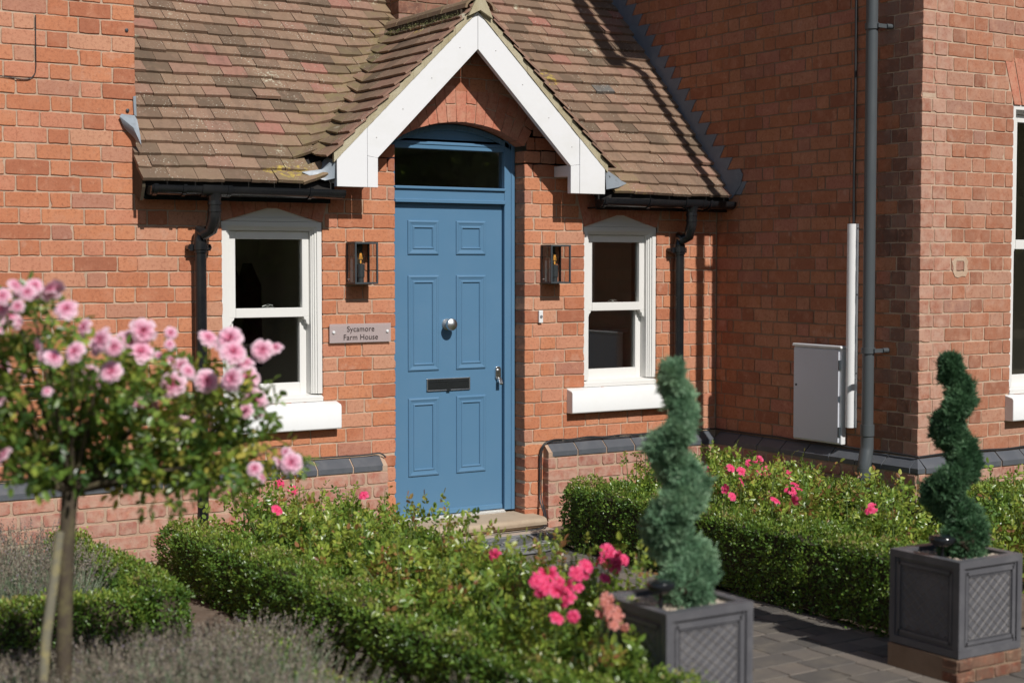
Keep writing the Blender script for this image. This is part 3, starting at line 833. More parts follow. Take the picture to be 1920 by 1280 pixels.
# lead work
mb = MB()
for k in range(-1, 34):
    zt_ = 2.06 + .02 + (k + 1) * CO; za = zt_ - CO
    if za < 2.0: continue
    yt, ya = yroof(zt_), yroof(za)
    j = rng.uniform(-.006, .006)
    poly = [(ya + .03, za), (yt + .03, zt_), (yt - .275 + j, zt_ - .004), (yt - .215 + j, za - .004)]
    d0 = XS - .0035 - (k % 3) * .0006; d1 = XS + .01
    mb.prism(poly, d0 - .002, d1, axis='X')
    # upstand lying onto the tiles
poly = [(-.12, 2.085), (-.04, 2.17), (-.15, 2.245), (-.25, 2.255), (-.285, 2.215), (-.262, 2.14), (-.17, 2.05)]
mb.prism(poly, XS - .010, XS - .006, axis='X')
mb.add([(XS - .012, -.17, 2.06), (XS - .004, 2.6, 2.06 + TP * 2.77), (XS - .022, 2.6, 2.045 + TP * 2.77), (XS - .03, -.17, 2.045)], [(0, 1, 2, 3)])
mb.build('flashing', M_LEAD, house, label='stepped grey lead flashing against the wing wall')
def leadsheet(pts, mat, label):
    mb = MB(); n = len(pts); c = Vector((0, 0, 0))
    for p in pts: c += Vector(p) / n
    c += Vector((0, -.014, .004))
    vs = [tuple(c)] + pts + [tuple(Vector(p) + Vector((.002, .004, -.003))) for p in pts]
    mb.add(vs, [(0, 1 + i, 1 + (i + 1) % n) for i in range(n)] + [(1 + i, 1 + (i + 1) % n, 1 + n + (i + 1) % n, 1 + n + i) for i in range(n)])
    mb.build('flashing', mat, house, smooth=True, label=label)
leadsheet([(3.84, -.125, 2.135), (3.93, -.09, 2.150), (3.985, -.06, 2.185), (4.025, -.09, 2.235), (4.026, -.19, 2.20), (4.020, -.195, 2.10), (3.97, -.172, 2.088), (3.90, -.16, 2.105)], M_LEADL, 'crumpled pale lead at the left foot of the porch')
leadsheet([(5.985, -.20, 2.20), (5.985, -.10, 2.235), (6.10, -.05, 2.225), (6.235, -.10, 2.135), (6.12, -.165, 2.105), (5.99, -.205, 2.085)], M_LEADL, 'crumpled pale lead at the right foot of the porch')
leadsheet([(2.785, -.022, 2.415), (2.80, -.012, 2.43), (2.875, -.012, 2.425), (2.883, -.03, 2.40), (2.888, -.06, 2.32), (2.89, -.08, 2.24), (2.885, -.09, 2.255), (2.855, -.03, 2.31), (2.81, -.02, 2.355)], M_LEADL, 'bent lead flap where the eaves meet the left wall')
mb = MB(); mb.prism([(2.868, 2.53), (2.884, 2.535), (2.886, 2.42), (2.872, 2.43)], -.012, -.004); mb.build('flashing', M_LEADL, house)

# gutters
def gutter(xa, xb, y, z, outx, name='gutter'):
    mb = MB(); r = .052
    prof = [(r * cos(pi + pi * i / 10), r * .92 * sin(pi + pi * i / 10)) for i in range(11)]
    prof = [(-r, .006)] + prof + [(r, .006)] + [(r - .004, .006)] + [((r - .004) * cos(-pi * i / 10), (r - .004) * .92 * sin(-pi * i / 10)) for i in range(11)] + [(-r + .004, .006)]
    n = len(prof)
    vs = [(xa, y + a, z + b_) for a, b_ in prof] + [(xb, y + a, z + b_) for a, b_ in prof]
    mb.add(vs, [(i, (i + 1) % n, (i + 1) % n + n, i + n) for i in range(n)])
    half = [(r * 1.02 * cos(pi + pi * i / 10), r * .95 * sin(pi + pi * i / 10)) for i in range(11)]
    for x in (xa, xb): mb.prism([(y + a, z + b_) for a, b_ in half], x - .003, x + .003, axis='X')
    # union straps and brackets: outer half rings
    def strap(x, w, rr):
        o = [(rr * cos(pi + pi * i / 12), rr * .95 * sin(pi + pi * i / 12)) for i in range(13)]; i_ = [((r - .001) * cos(pi + pi * i / 12), (r - .001) * .92 * sin(pi + pi * i / 12)) for i in range(12, -1, -1)]
        o = [(-rr, .012)] + o + [(rr, .012)]; poly = o + [(r - .002, .012)] + i_ + [(-r + .002, .012)]
        m_ = len(poly); vs = [(x - w, y + a, z + b_) for a, b_ in poly] + [(x + w, y + a, z + b_) for a, b_ in poly]
        k = len(o)
        fs = [(i, (i + 1) % m_, (i + 1) % m_ + m_, i + m_) for i in range(m_)]
        for q0 in (0, m_): fs += [(q0 + i, q0 + i + 1, q0 + m_ - 2 - i, q0 + m_ - 1 - i) for i in range(k - 1)]
        mb.add(vs, fs)
    for x in (xa + .022, outx - .075, outx + .075): strap(x, .012, r + .006)
    strap(outx, .062, r + .004)
    for x in (xb - .22, (xa + outx) / 2 if outx - xa > .3 else xb - .1): strap(x, .010, r + .006)
    mb.tube([(outx, y, z - .03), (outx, y, z - .065), (outx, y, z - .10)], [.05, .037, .035], 20)
    return mb.build(name, M_BLACK, house, smooth=True)
gutter(2.895, 4.075, -.180, 2.026, 3.275).__setitem__('label', 'black half round gutter left of the porch')
gutter(5.955, 7.085, -.180, 2.020, 6.730).__setitem__('label', 'black half round gutter right of the porch')
def downpipe(xo, xp, zo, zc, zbot, mat=M_BLACK, r=.034):
    mb = MB(); y1 = -.058
    mb.tube([(xo, -.18, zo), (xo, -.18, zo - .085), (xo - .004, -.176, zo - .11), ((xo + xp) / 2 + .02, -.13, zo - .165), ((xo + xp) / 2 - .01, -.10, zo - .19), (xp + .004, y1 - .006, zc + .05), (xp, y1, zc), (xp, y1, zc - .06)], .0365, 20)
    for z in (zo - .015, zo - .055): mb.tube([(xo, -.18, z), (xo, -.18, z - .012)], .0405, 20)
    mb.tube([(xp, y1, zc - .02), (xp, y1, zbot)], r, 20)
    mb.tube([(xp, y1, zc - .008), (xp, y1, zc - .075)], .0405, 20)
    # clip with ears
    mb.tube([(xp, y1, zc - .030), (xp, y1, zc - .058)], .046, 20)
    mb.box(xp - .066, xp + .062, y1 - .004, y1 + .008, zc - .064, zc - .026)
    for s in (-1, 1): mb.tube([(xp + s * .056, -.052, zc - .045), (xp + s * .056, -.001, zc - .045)], .016, 12)
    return mb.build('downpipe', mat, house, smooth=True)
d1 = downpipe(3.275, 3.235, 1.958, 1.735, G); d1['label'] = 'black downpipe with swan neck left of the left window'
d2 = downpipe(6.730, 6.722, 1.952, 1.735, G); d2['label'] = 'black downpipe with swan neck right of the right window'
# tall side pipe with swan neck up at the eaves
px_, py_ = 6.985, -1.60
mb = MB()
mb.tube([(px_, py_, .50), (px_, py_, 5.02), (px_ - .01, py_, 5.08), (px_ - .10, py_, 5.20), (px_ - .18, py_, 5.32), (px_ - .19, py_, 5.40), (px_ - .19, py_, 5.60)], .0365, 24)
for z in (4.98, 5.42, .53): mb.tube([(px_ if z < 5.2 else px_ - .19, py_, z), (px_ if z < 5.2 else px_ - .19, py_, z + .07)], .043, 24)
mb.tube([(px_, py_, .52), (px_, py_, .46), (px_ - .006, py_ - .0, .43), (px_ - .03, py_ - .01, .36), (px_ - .035, py_ - .01, .30), (px_ - .035, py_ - .01, G)], [.040, .040, .042, .042, .040, .036], 24)
mb.tube([(px_ - .034, py_ - .01, .335), (px_ - .035, py_ - .01, .26)], .044, 24)
for z in (3.05, 1.06):
    mb.tube([(px_, py_, z - .018), (px_, py_, z + .018)], .044, 24)
    mb.box(px_, px_ + .115, py_ - .055, py_ - .040, z - .012, z + .012); mb.tube([(px_ + .07, py_ - .05, z), (px_ + .12, py_ - .05, z)], .016, 12)
mb.build('downpipe', M_PIPE, house, smooth=True, label='tall blue grey downpipe on the side of the wing')
mb = MB()
for i in range(1):
    mb.box(px_ - .26, px_ - .12, YR - .25, 4.0, 5.60, 5.68)
mb.build('gutter', M_BLACK, house, label='high gutter under the eaves of the wing')

# ------------------------------------------------------------------ door set
DY = .12
mb = MB()
def arcpoly(x0, x1, e_, zlow, n=20):
    pts = [(x0 + (x1 - x0) * i / n, arc_z(x0 + (x1 - x0) * i / n) - e_) for i in range(n + 1)]
    return pts + [(x1, zlow), (x0, zlow)]
jl, jr = 4.590, 5.403
mb.box(DX0 - .02, jl, DY, DY + .07, -.03, 2.40); mb.box(jr, DX1 - .004, DY, DY + .07, -.03, 2.42)
mb.box(DX0 - .02, DX0 + .035, DY - .006, DY, -.03, 2.38)
mb.box(jr + .05, DX1 - .004, DY - .006, DY, -.03, 2.38)
mb.box(jl, jr, DY + .002, DY + .07, 1.985, 2.088)                              # transom
mb.box(jl - .003, jr + .003, DY - .014, DY + .01, 2.070, 2.086); mb.box(jl - .003, jr + .003, DY - .012, DY + .01, 1.984, 2.006)
mb.prism(arcpoly(DX0 - .003, DX1 - .003, .004, 2.385), DY + .016, DY + .07)             # arched head panel
mb.box(jl, jr, DY + .0, DY + .07, 2.325, 2.372); mb.box(jl, jr, DY - .006, DY + .03, 2.352, 2.366)
n = 24                                                                            # arched frame band
for i in range(n):
    xa = DX0 - .003 + (DX1 - DX0) * i / n; xb = DX0 - .003 + (DX1 - DX0) * (i + 1) / n
    mb.prism([(xa, arc_z(xa) - .004), (xb, arc_z(xb) - .004), (xb, arc_z(xb) - .04), (xa, arc_z(xa) - .04)], DY, DY + .05)
frame = mb.build('door_frame', M_BLUE, house, bevel=.003, label='blue door frame with arched head and fanlight')
mb = MB(); mb.box(jl, jr, DY + .035, DY + .041, 2.088, 2.325); mb.build('fanlight_glass', M_GLASS, frame)
mb = MB(); mb.box(jl - .0, jr + .0, DY + .0, DY + .06, -.045, -.026); mb.box(jl, jr, DY - .012, DY + .0, -.045, -.034); mb.build('threshold', mat_paint('aluminium_threshold', (.72, .72, .70), .4, metal=.6), frame)

mb = MB(); sy = DY + .030
mb.box(jl + .003, jr - .003, sy, sy + .05, -.022, 1.981)
def moulding(x0, x1, z0, z1):
    prof = [(0, 0), (.002, .007), (.010, .010), (.018, .008), (.020, .006), (.032, .0035), (.036, .0035), (.038, .007), (.043, .009), (.048, .007), (.050, .0)]
    vs = []
    for d, h in prof:
        for a, b_ in ((x0 + d, z0 + d), (x1 - d, z0 + d), (x1 - d, z1 - d), (x0 + d, z1 - d)): vs.append((a, sy - h, b_))
    fs = [(i * 4 + k, i * 4 + (k + 1) % 4, (i + 1) * 4 + (k + 1) % 4, (i + 1) * 4 + k) for i in range(len(prof) - 1) for k in range(4)]
    mb.add(vs, fs)
for x0, x1 in ((4.694, 4.921), (5.049, 5.273)):
    for z0, z1 in ((1.654, 1.873), (.912, 1.523), (.236, .740)): moulding(x0, x1, z0, z1)
mb.prism([(sy, .012), (sy - .010, .008), (sy - .014, -.020), (sy, -.020)], jl + .006, jr - .006, axis='X')
door = mb.build('door', M_BLUE, house, bevel=.0012, label='six panelled blue front door')
mb = MB(); kx, kz = 4.980, 1.207
mb.lathe([(.036, sy), (.036, sy - .006), (.015, sy - .010), (.014, sy - .034), (.026, sy - .040), (.038, sy - .052), (.041, sy - .063), (.036, sy - .076), (.020, sy - .085), (.002, sy - .088)], (kx, 0, kz), 32, axis='Y')
mb.build('knob', M_STEEL, door, smooth=True)
mb = MB(); lx0, lx1, lz0, lz1 = 4.828, 5.152, .778, .860
for a in ((lx0, lx1, lz0, lz0 + .008), (lx0, lx1, lz1 - .008, lz1), (lx0, lx0 + .009, lz0, lz1), (lx1 - .009, lx1, lz0, lz1)):
    mb.box(a[0], a[1], sy - .010, sy, a[2], a[3])
lb = mb.build('letterbox', mat_paint('satin_nickel', (.50, .51, .52), .25, metal=.9), door, bevel=.003)
mb = MB(); mb.box(lx0 + .010, lx1 - .010, sy - .007, sy, lz0 + .009, lz1 - .009); mb.box(lx0 + .016, lx1 - .016, sy - .009, sy - .006, lz1 - .024, lz1 - .018); mb.box(4.975, 5.0, sy - .018, sy, lz0 - .002, lz0 + .010)
mb.build('flap', mat_paint('flap_metal', (.05, .055, .06), .3, metal=.7, bscale=200, bstr=.2), lb, bevel=.001)
mb = MB(); mb.prism([(5.345, .905), (5.352, .918), (5.366, .922), (5.38, .918), (5.387, .905), (5.387, .85), (5.38, .835), (5.352, .835), (5.345, .85)], sy - .012, sy)
mb.tube([(5.366, sy - .010, .893), (5.366, sy - .022, .893)], .011, 16); mb.box(5.356, 5.378, sy - .034, sy - .01, .818, .848)
mb.prism([(sy - .034, .826), (sy - .034, .842), (sy - .050, .812), (sy - .046, .802)], 5.354, 5.380, axis='X')
mb.build('lock', M_STEEL, door, bevel=.002)

# step, pad
mb = MB()
poly = [(.16, -.045), (-.13, -.052), (-.155, -.060), (-.166, -.078), (-.162, -.100), (-.145, -.115), (-.11, -.13), (.16, -.13)]
mb.prism(poly, 4.40, 5.555, axis='X'); mb.build('doorstep', M_STONE, house, smooth=True, bevel=.006, label='worn sandstone doorstep under the blue door')
mb = MB(); mb.box(4.42, 5.60, -.262, .1, G - .05, -.128); mb.build('doorstep', M_CONC, house, bevel=.012, label='pale concrete pad below the doorstep')

# ------------------------------------------------------------------ windows
def window(x0, x1, zb, zt_, y0, apex, label, hz=1.845, mrail=(1.278, 1.333), latch=True, twolights=False):
    mb = MB(); cw = .058
    # casing: outer band and stepped inner bands
    for k, (o_, w_, yy) in enumerate(((0, .030, .010), (.030, .012, .020), (.042, .010, .030), (.052, .008, .038))):
        a, b_ = x0 + o_, x1 - o_; c0, c1 = zb + .045, zt_ - o_ * .85
        mb.box(a, a + w_ + .001, y0 + yy, y0 + .13, c0, c1); mb.box(b_ - w_ - .001, b_, y0 + yy, y0 + .13, c0, c1)
        mb.box(a + w_, b_ - w_, y0 + yy, y0 + .13, c1 - w_, c1)
    # timber sill
    mb.prism([(y0 + .0, zb), (y0 - .004, zb + .026), (y0 + .02, zb + .036), (y0 + .14, zb + .05), (y0 + .14, zb)], x0 + .0, x1 - .0, axis='X')
    c = mb.build('window', M_CREAM, house, bevel=.0015, label=label)
    if apex:
        xm = (x0 + x1) / 2
        mb = MB(); mb.prism([(x0 + .002, zt_ + .001), (x1 - .002, zt_ + .001), (x1 - .002, hz + .004), (xm + .06, apex - .008), (xm, apex), (xm - .06, apex - .008), (x0 + .002, hz + .004)], y0 + .022, y0 + .10)
        mb.box(x0 + .002, x1 - .002, y0 + .014, y0 + .02, zt_ + .001, zt_ + .022)
        mb.build('head_board', M_CREAM, c, bevel=.001)
    ix0, ix1 = x0 + .062, x1 - .062; st = .044
    zm0, zm1 = mrail
    mb = MB(); yy = y0 + .060
    mb.box(ix0, ix0 + st, yy, yy + .038, zm0, zt_ - .055); mb.box(ix1 - st, ix1, yy, yy + .038, zm0, zt_ - .055)
    mb.box(ix0 + st, ix1 - st, yy, yy + .038, zt_ - .102, zt_ - .055); mb.box(ix0 + st, ix1 - st, yy - .003, yy + .038, zm0, zm1)
    for s, xx in ((1, ix0), (-1, ix1)):      # sash horns
        a, b_ = sorted((xx + s * .002, xx + s * .034)); pts = [(a, zm0), (b_, zm0), (b_ if s < 0 else a + .012, zm0 - .012), (b_ if s < 0 else a + .014, zm0 - .03), (a + .012 if s > 0 else b_ - .0, zm0 - .045), (a if s > 0 else b_ - .014, zm0 - .05)]
        if s > 0: pts = [(xx, zm0), (xx + .036, zm0), (xx + .032, zm0 - .014), (xx + .020, zm0 - .022), (xx + .018, zm0 - .038), (xx, zm0 - .052)]
        else: pts = [(xx, zm0), (xx - .036, zm0), (xx - .032, zm0 - .014), (xx - .020, zm0 - .022), (xx - .018, zm0 - .038), (xx, zm0 - .052)]
        mb.prism(pts, yy, yy + .036)
    # glazing bead
    us = mb.build('sash', M_CREAM, c, bevel=.0025)
    mb = MB(); mb.box(ix0 + st - .004, ix1 - st + .004, yy + .022, yy + .027, zm1 - .004, zt_ - .098); mb.build('pane', M_GLASS, c)
    mb = MB(); yl = y0 + .102; zr = zb + .112
    mb.box(ix0, ix0 + st, yl, yl + .036, zb + .045, zm1 - .01); mb.box(ix1 - st, ix1, yl, yl + .036, zb + .045, zm1 - .01)
    mb.box(ix0 + st, ix1 - st, yl, yl + .036, zb + .045, zr); mb.box(ix0 + st, ix1 - st, yl + .004, yl + .036, zm0 + .005, zm1 - .004)
    mb.build('sash', M_CREAM, c, bevel=.0025)
    mb = MB(); mb.box(ix0 + st - .004, ix1 - st + .004, yl + .02, yl + .025, zr - .004, zm0 + .008); mb.build('pane', M_GLASS, c)
    mb = MB(); xm = (x0 + x1) / 2 + .02                  # latch on the meeting rail
    mb.box(xm - .035, xm + .03, yl + .004, yl + .03, zm1 - .006, zm1 + .006); mb.lathe([(.010, 0), (.013, .004), (.013, .016), (.006, .02)], (xm - .01, yl + .014, zm1 + .002), 14); mb.tube([(xm - .045, yl + .01, zm1 + .008), (xm - .01, yl + .012, zm1 + .02), (xm + .025, yl + .012, zm1 + .014)], .004, 8)
    mb.build('latch', M_STEEL, c, smooth=True)
    return c
window(WL[0], WL[1], WZ0 + .002, WZ1 + .045, 0, WAP, 'cream sash window left of the blue door')
window(WR[0], WR[1], WZ0 + .002, WZ1 + .045, 0, WAP, 'cream sash window right of the blue door')
window(RW[0], RW[1], WZ0 + .002, RWZ1, YR, None, 'cream sash window in the front of the wing', mrail=(1.69, 1.75))
def stone_sill(x0, x1, y0, label):
    mb = MB(); mb.prism([(y0 + .10, .600), (y0 - .060, .600), (y0 - .066, .606), (y0 - .066, .735), (y0 - .058, .748), (y0 + .02, .768), (y0 + .10, .768)], x0, x1, axis='X')
    mb.build('sill', M_SILL, house, smooth=True, bevel=.006, label=label)
stone_sill(3.300, 4.122, 0, 'thick white painted sill below the left window')
stone_sill(5.820, 6.678, 0, 'thick white painted sill below the right window')
stone_sill(7.89, 8.90, YR, 'thick white painted sill on the front of the wing')

# dim rooms behind the glass
mb = MB()
def room(x0, x1, y0, y1, z0, z1, front_gap=True):
    mb.box(x0, x1, y1, y1 + .05, z0, z1); mb.box(x0 - .05, x0, y0, y1, z0, z1); mb.box(x1, x1 + .05, y0, y1, z0, z1)
    mb.box(x0, x1, y0, y1, z0 - .05, z0); mb.box(x0, x1, y0, y1, z1, z1 + .05)
room(2.95, 4.30, .31, 1.6, 0, 2.42); room(4.42, 5.70, .31, 2.2, 0, 2.42); room(5.82, 7.0, .31, 1.7, 0, 2.42)
room(7.5, 9.2, YR + .31, YR + 2, 0, 3.0)
mb.build('room_lining', M_ROOM, house)
mb = MB()
for (xx, w_, z0, z1) in ((3.98, .13, .75, 1.62), (4.13, .09, .9, 1.6)):
    n_ = 14; pts = []
    for i in range(n_):
        t = 2 * pi * i / n_; pts.append((xx + w_ * cos(t) * (1 + .15 * sin(3 * t)), 1.35 + .08 * sin(t)))
    vs = [(a, b_, z0) for a, b_ in pts] + [(xx + (a - xx) * .9, b_, (z0 + z1) / 2 + .2) for a, b_ in pts] + [(xx + (a - xx) * .35, 1.4, z1) for a, b_ in pts]
    mb.add(vs, [(r * n_ + i, r * n_ + (i + 1) % n_, (r + 1) * n_ + (i + 1) % n_, (r + 1) * n_ + i) for r in range(2) for i in range(n_)] + [tuple(range(2 * n_, 3 * n_))])
tag(mb.build('coat', M_COAT, None, smooth=True), 'dark red coat hanging indoors behind the left window', 'coat')
mb = MB(); mb.box(6.62, 6.95, .9, 1.5, .05, 1.08); mb.box(6.58, 6.97, .86, 1.52, 1.08, 1.11)
tag(mb.build('cabinet', mat_paint('pale_cabinet', (.45, .46, .48), .4), None, bevel=.004), 'pale cabinet indoors behind the lower pane of the right window', 'cabinet')

# ------------------------------------------------------------------ lanterns
def lantern(x0, x1, z0, z1, label):
    y0, y1 = -.128, -.004; w = .0105; cx = (x0 + x1) / 2
    L = empty('wall_lantern', (cx, 0, z0), label, 'wall lantern', 'glass box lanterns either side of the door')
    mb = MB()
    for x in (x0, x1 - w):
        for y in (y0, y1 - w): mb.box(x, x + w, y, y + w, z0 + w, z1 - w)
    mb.box(x0, x1, y0, y1, z0, z0 + w); mb.box(x0, x1, y0, y1, z1 - w, z1)
    mb.build('lantern_frame', M_LAMP, L, bevel=.0008)
    mb = MB(); mb.box(x0 + .018, x1 - .055, y1 - .022, y1, z0 + w, z1 - w); mb.box(x0 + .035, x1 - .07, y1 - .05, y1 - .02, z0 + .012, z0 + .16); mb.build('back_plate', M_LAMP, L, bevel=.001)
    mb = MB(); bx = cx - .012; by = (y0 + y1) / 2 - .004
    mb.lathe([(.019, z0 + w), (.019, z0 + .040), (.023, z0 + .042), (.023, z0 + .118), (.019, z0 + .120)], (bx, by, 0), 24); mb.build('lamp_holder', M_LAMP, L, smooth=True)
    mb = MB(); prof = [(.012, .118), (.013, .126), (.0155, .138), (.021, .153), (.025, .168), (.026, .178), (.023, .190), (.015, .199), (.004, .203)]
    mb.lathe([(r, z0 + h) for r, h in prof], (bx, by, 0), 24); bulb = mb.build('bulb', M_BULB, L, smooth=True)
    mb = MB()
    for k in range(4):
        a = pi / 4 + k * pi / 2; mb.tube([(bx + .004 * cos(a), by + .004 * sin(a), z0 + .186), (bx + .010 * cos(a), by + .010 * sin(a), z0 + .150)], .0016, 6)
    mb.tube([(bx, by, z0 + .125), (bx, by, z0 + .145)], .004, 8); mb.build('filament', M_FIL, bulb)
    mb = MB(); mb.box(x0 + w, x1 - w, y0 + .003, y0 + .0055, z0 + w, z1 - w); mb.box(x0 + .003, x0 + .0055, y0 + w, y1 - w, z0 + w, z1 - w); mb.box(x1 - .0055, x1 - .003, y0 + w, y1 - w, z0 + w, z1 - w)
    mb.build('glass', M_LGLASS, L)
    mb = MB()
    for x, z in ((x0 + .0, z0 + .028),): mb.tube([(x - .003, y1 - .03, z), (x + .01, y1 - .03, z)], .004, 8)
    mb.build('screw', M_STEEL, L)
lantern(4.186, 4.342, 1.474, 1.727, 'dark glass box lantern left of the blue door, above the house sign')
lantern(5.606, 5.762, 1.468, 1.720, 'dark glass box lantern right of the blue door, above the doorbell')

# house sign
S_ = empty('house_sign', (4.275, 0, 1.176), 'frosted house name plaque reading Sycamore Farm House', 'sign')
mb = MB(); mb.box(4.066, 4.484, -.020, -.014, 1.117, 1.232); mb.build('plaque', M_ACRYL, S_, bevel=.001)
for xx in (4.092, 4.458):
    mb = MB(); mb.lathe([(.0095, -.021), (.0095, -.025), (.007, -.0275), (.001, -.028)], (xx, 0, 1.182), 20, axis='Y'); mb.tube([(xx, -.02, 1.182), (xx, -.001, 1.182)], .006, 12)
    mb.build('fixing_stud', M_WPLAS, S_, smooth=True)
def text(body, x, z, size, y, mat, parent, name, sx=1.0, rot=(pi / 2, 0, 0)):
    cu = bpy.data.curves.new(name, 'FONT'); cu.body = body; cu.size = size; cu.align_x = 'CENTER'; cu.align_y = 'BOTTOM_BASELINE'; cu.extrude = .0006; cu.space_character = 1.04
    o = bpy.data.objects.new(name, cu); COL.objects.link(o)
    o.location = (x, y, z); o.rotation_euler = rot; o.scale = (sx, 1, 1); bpy.context.view_layer.update()
    dg = bpy.context.evaluated_depsgraph_get(); me = bpy.data.meshes.new_from_object(o.evaluated_get(dg)); me.transform(o.matrix_world)
    bpy.data.objects.remove(o); me.materials.clear(); me.materials.append(mat)
    q = bpy.data.objects.new(name, me); link(q, parent); return q
text('Sycamore', 4.275, 1.184, .048, -.0215, M_INK, S_, 'lettering', .96)
text('Farm House', 4.275, 1.134, .048, -.0215, M_INK, S_, 'lettering', .96)

# doorbell
B = empty('doorbell', (5.60, 0, 1.245), 'small white push doorbell under the right lantern', 'doorbell')
mb = MB(); mb.box(5.585, 5.617, -.018, -.001, 1.208, 1.290); mb.build('housing', M_WPLAS, B, bevel=.004)
mb = MB(); mb.lathe([(.0105, -.018), (.0105, -.021), (.002, -.0215)], (5.601, 0, 1.249), 20, axis='Y'); mb.build('push_button', mat_paint('grey_button', (.18, .19, .20), .4), B, smooth=True)

# meter box
Mx = empty('meter_box', (XS, -1.08, .43), 'pale grey utility meter box on the side of the wing', 'meter box')
mb = MB(); mb.box(XS - .046, XS - .001, -1.300, -.856, .437, 1.052); mb.prism([(-.852, 1.053), (-1.305, 1.053), (-1.302, 1.072), (-.855, 1.074)], XS - .062, XS - .001, axis='X')
mb.build('case', M_WPLAS, Mx, bevel=.006)
mb = MB(); mb.box(XS - .058, XS - .0465, -1.282, -.866, .447, 1.044); mb.build('lid', M_BOX, Mx, bevel=.004)
mb = MB(); mb.tube([(XS - .058, -.892, .80), (XS - .061, -.892, .80)], .008, 14); mb.build('lid_lock', M_LAMP, Mx)
mb = MB()
for k in range(16):
    a, b_ = 2 * pi * k / 16, 2 * pi * (k + 1) / 16
    mb.tube([(XS - .0585, -.895 + .017 * cos(a), .505 + .017 * sin(a)), (XS - .0585, -.895 + .017 * cos(b_), .505 + .017 * sin(b_))], .0012, 5)
mb.build('lid_emblem', M_BOX, Mx)
for z in (.95, .52):
    mb = MB(); mb.box(XS - .061, XS - .046, -1.292, -1.283, z - .03, z + .03); mb.build('hinge', M_LAMP, Mx)
# trunking
T = empty('cable_trunking', (XS, -1.35, .55), 'tall white cable guard between meter box and grey downpipe', 'cable guard')
mb = MB(); pts = [(-1.318, XS - .001), (-1.318, XS - .02)] + [(-1.350 - .030 * cos(pi - pi * i / 8) * -1 if False else -1.346 + .028 * cos(pi * i / 8), XS - .02 - .026 * sin(pi * i / 8)) for i in range(9)] + [(-1.374, XS - .003), (-1.392, XS - .003), (-1.392, XS - .001)]
vs = [(b_, a, .553) for a, b_ in pts] + [(b_, a, 1.849) for a, b_ in pts]; n = len(pts)
mb.add(vs, [(i, (i + 1) % n, (i + 1) % n + n, i + n) for i in range(n)] + [tuple(range(n)), tuple(range(2 * n - 1, n - 1, -1))])
mb.build('cover', M_WPLAS, T, smooth=True)
for z in (1.82, 1.40, .90):
    mb = MB(); mb.tube([(XS - .003, -1.384, z), (XS - .006, -1.384, z)], .005, 8); mb.build('screw', M_LAMP, T)

# cables
def cable(name, pts, r, label, mat=M_CABLE, sub=8):
    P = [Vector(p) for p in pts]; out = []
    for i in range(len(P) - 1):
        p0, p1, p2, p3 = P[max(i - 1, 0)], P[i], P[i + 1], P[min(i + 2, len(P) - 1)]
        for k in range(sub):
            t = k / sub; out.append(.5 * ((2 * p1) + (p2 - p0) * t + (2 * p0 - 5 * p1 + 4 * p2 - p3) * t * t + (3 * p1 - p0 - 3 * p2 + p3) * t ** 3))
    out.append(P[-1]); mb = MB(); mb.tube(out, r, 8); o = mb.build(name, mat, None, smooth=True); tag(o, label, 'cable'); return o
cable('wall_cable', [(XS - .008, -1.352, 1.84), (XS - .009, -1.350, 2.2), (XS - .010, -1.356, 2.7), (XS - .008, -1.352, 3.3), (XS - .008, -1.352, 5.6)], .008, 'black cable running up the wing wall above the white cable guard')
pl = [(4.95, -.17, -.145), (5.15, -.175, -.130), (5.35, -.172, -.128), (5.52, -.165, -.115), (5.575, -.10, -.06), (5.590, -.018, .05), (5.592, -.016, .20), (5.594, -.018, .34), (5.62, -.022, .405), (5.70, -.018, .43)]
pl += [(5.70 + .14 * i, -.014, .428 + rng.uniform(-.004, .005)) for i in range(1, 10)] + [(7.085, -.02, .425)]
cable('wall_cable', pl, .0055, 'black cable from the doorstep along the right plinth')
pl2 = [(5.05, -.178, -.150), (5.2, -.185, -.158), (5.4, -.178, -.140), (5.53, -.17, -.125), (5.583, -.105, -.055), (5.601, -.022, .06), (5.603, -.019, .22), (5.606, -.020, .35), (5.64, -.024, .415)] + [(5.72 + .15 * i, -.022, .420 + rng.uniform(-.004, .004)) for i in range(0, 9)]
cable('wall_cable', pl2, .004, 'thin second black cable looping below the doorstep edge')
cable('wall_cable', [(4.44, -.03, .40), (4.40, -.018, .428)] + [(4.3 - .25 * i, -.014, .425 + rng.uniform(-.004, .005)) for i in range(13)], .005, 'black cable lying on the left plinth capping')
cable('wall_cable', [(XS - .016, -.03, .425)] + [(XS - .014, -.05 - .2 * i, .424 + rng.uniform(-.003, .005)) for i in range(1, 10)] + [(XS - .01, -1.91, .424), (XS + .03, YR - .014, .424)] + [(XS + .2 * i, YR - .014, .425 + rng.uniform(-.003, .005)) for i in range(1, 10)], .006, 'black cable round the plinth of the projecting wing')
cable('wall_cable', [(2.335, -.006, 2.935), (2.333, -.007, 2.80), (2.332, -.007, 2.66), (2.318, -.007, 2.61), (2.27, -.007, 2.588), (2.14, -.007, 2.598), (1.9, -.007, 2.61)], .003, 'thin brown wire on the brickwork at the top left')
for z in (2.896, 2.452):
    mb = MB(); mb.lathe([(.010, -.002), (.010, -.007), (.004, -.010)], (2.838, 0, z), 12, axis='Y'); mb.build('screw', M_LAMP, house)

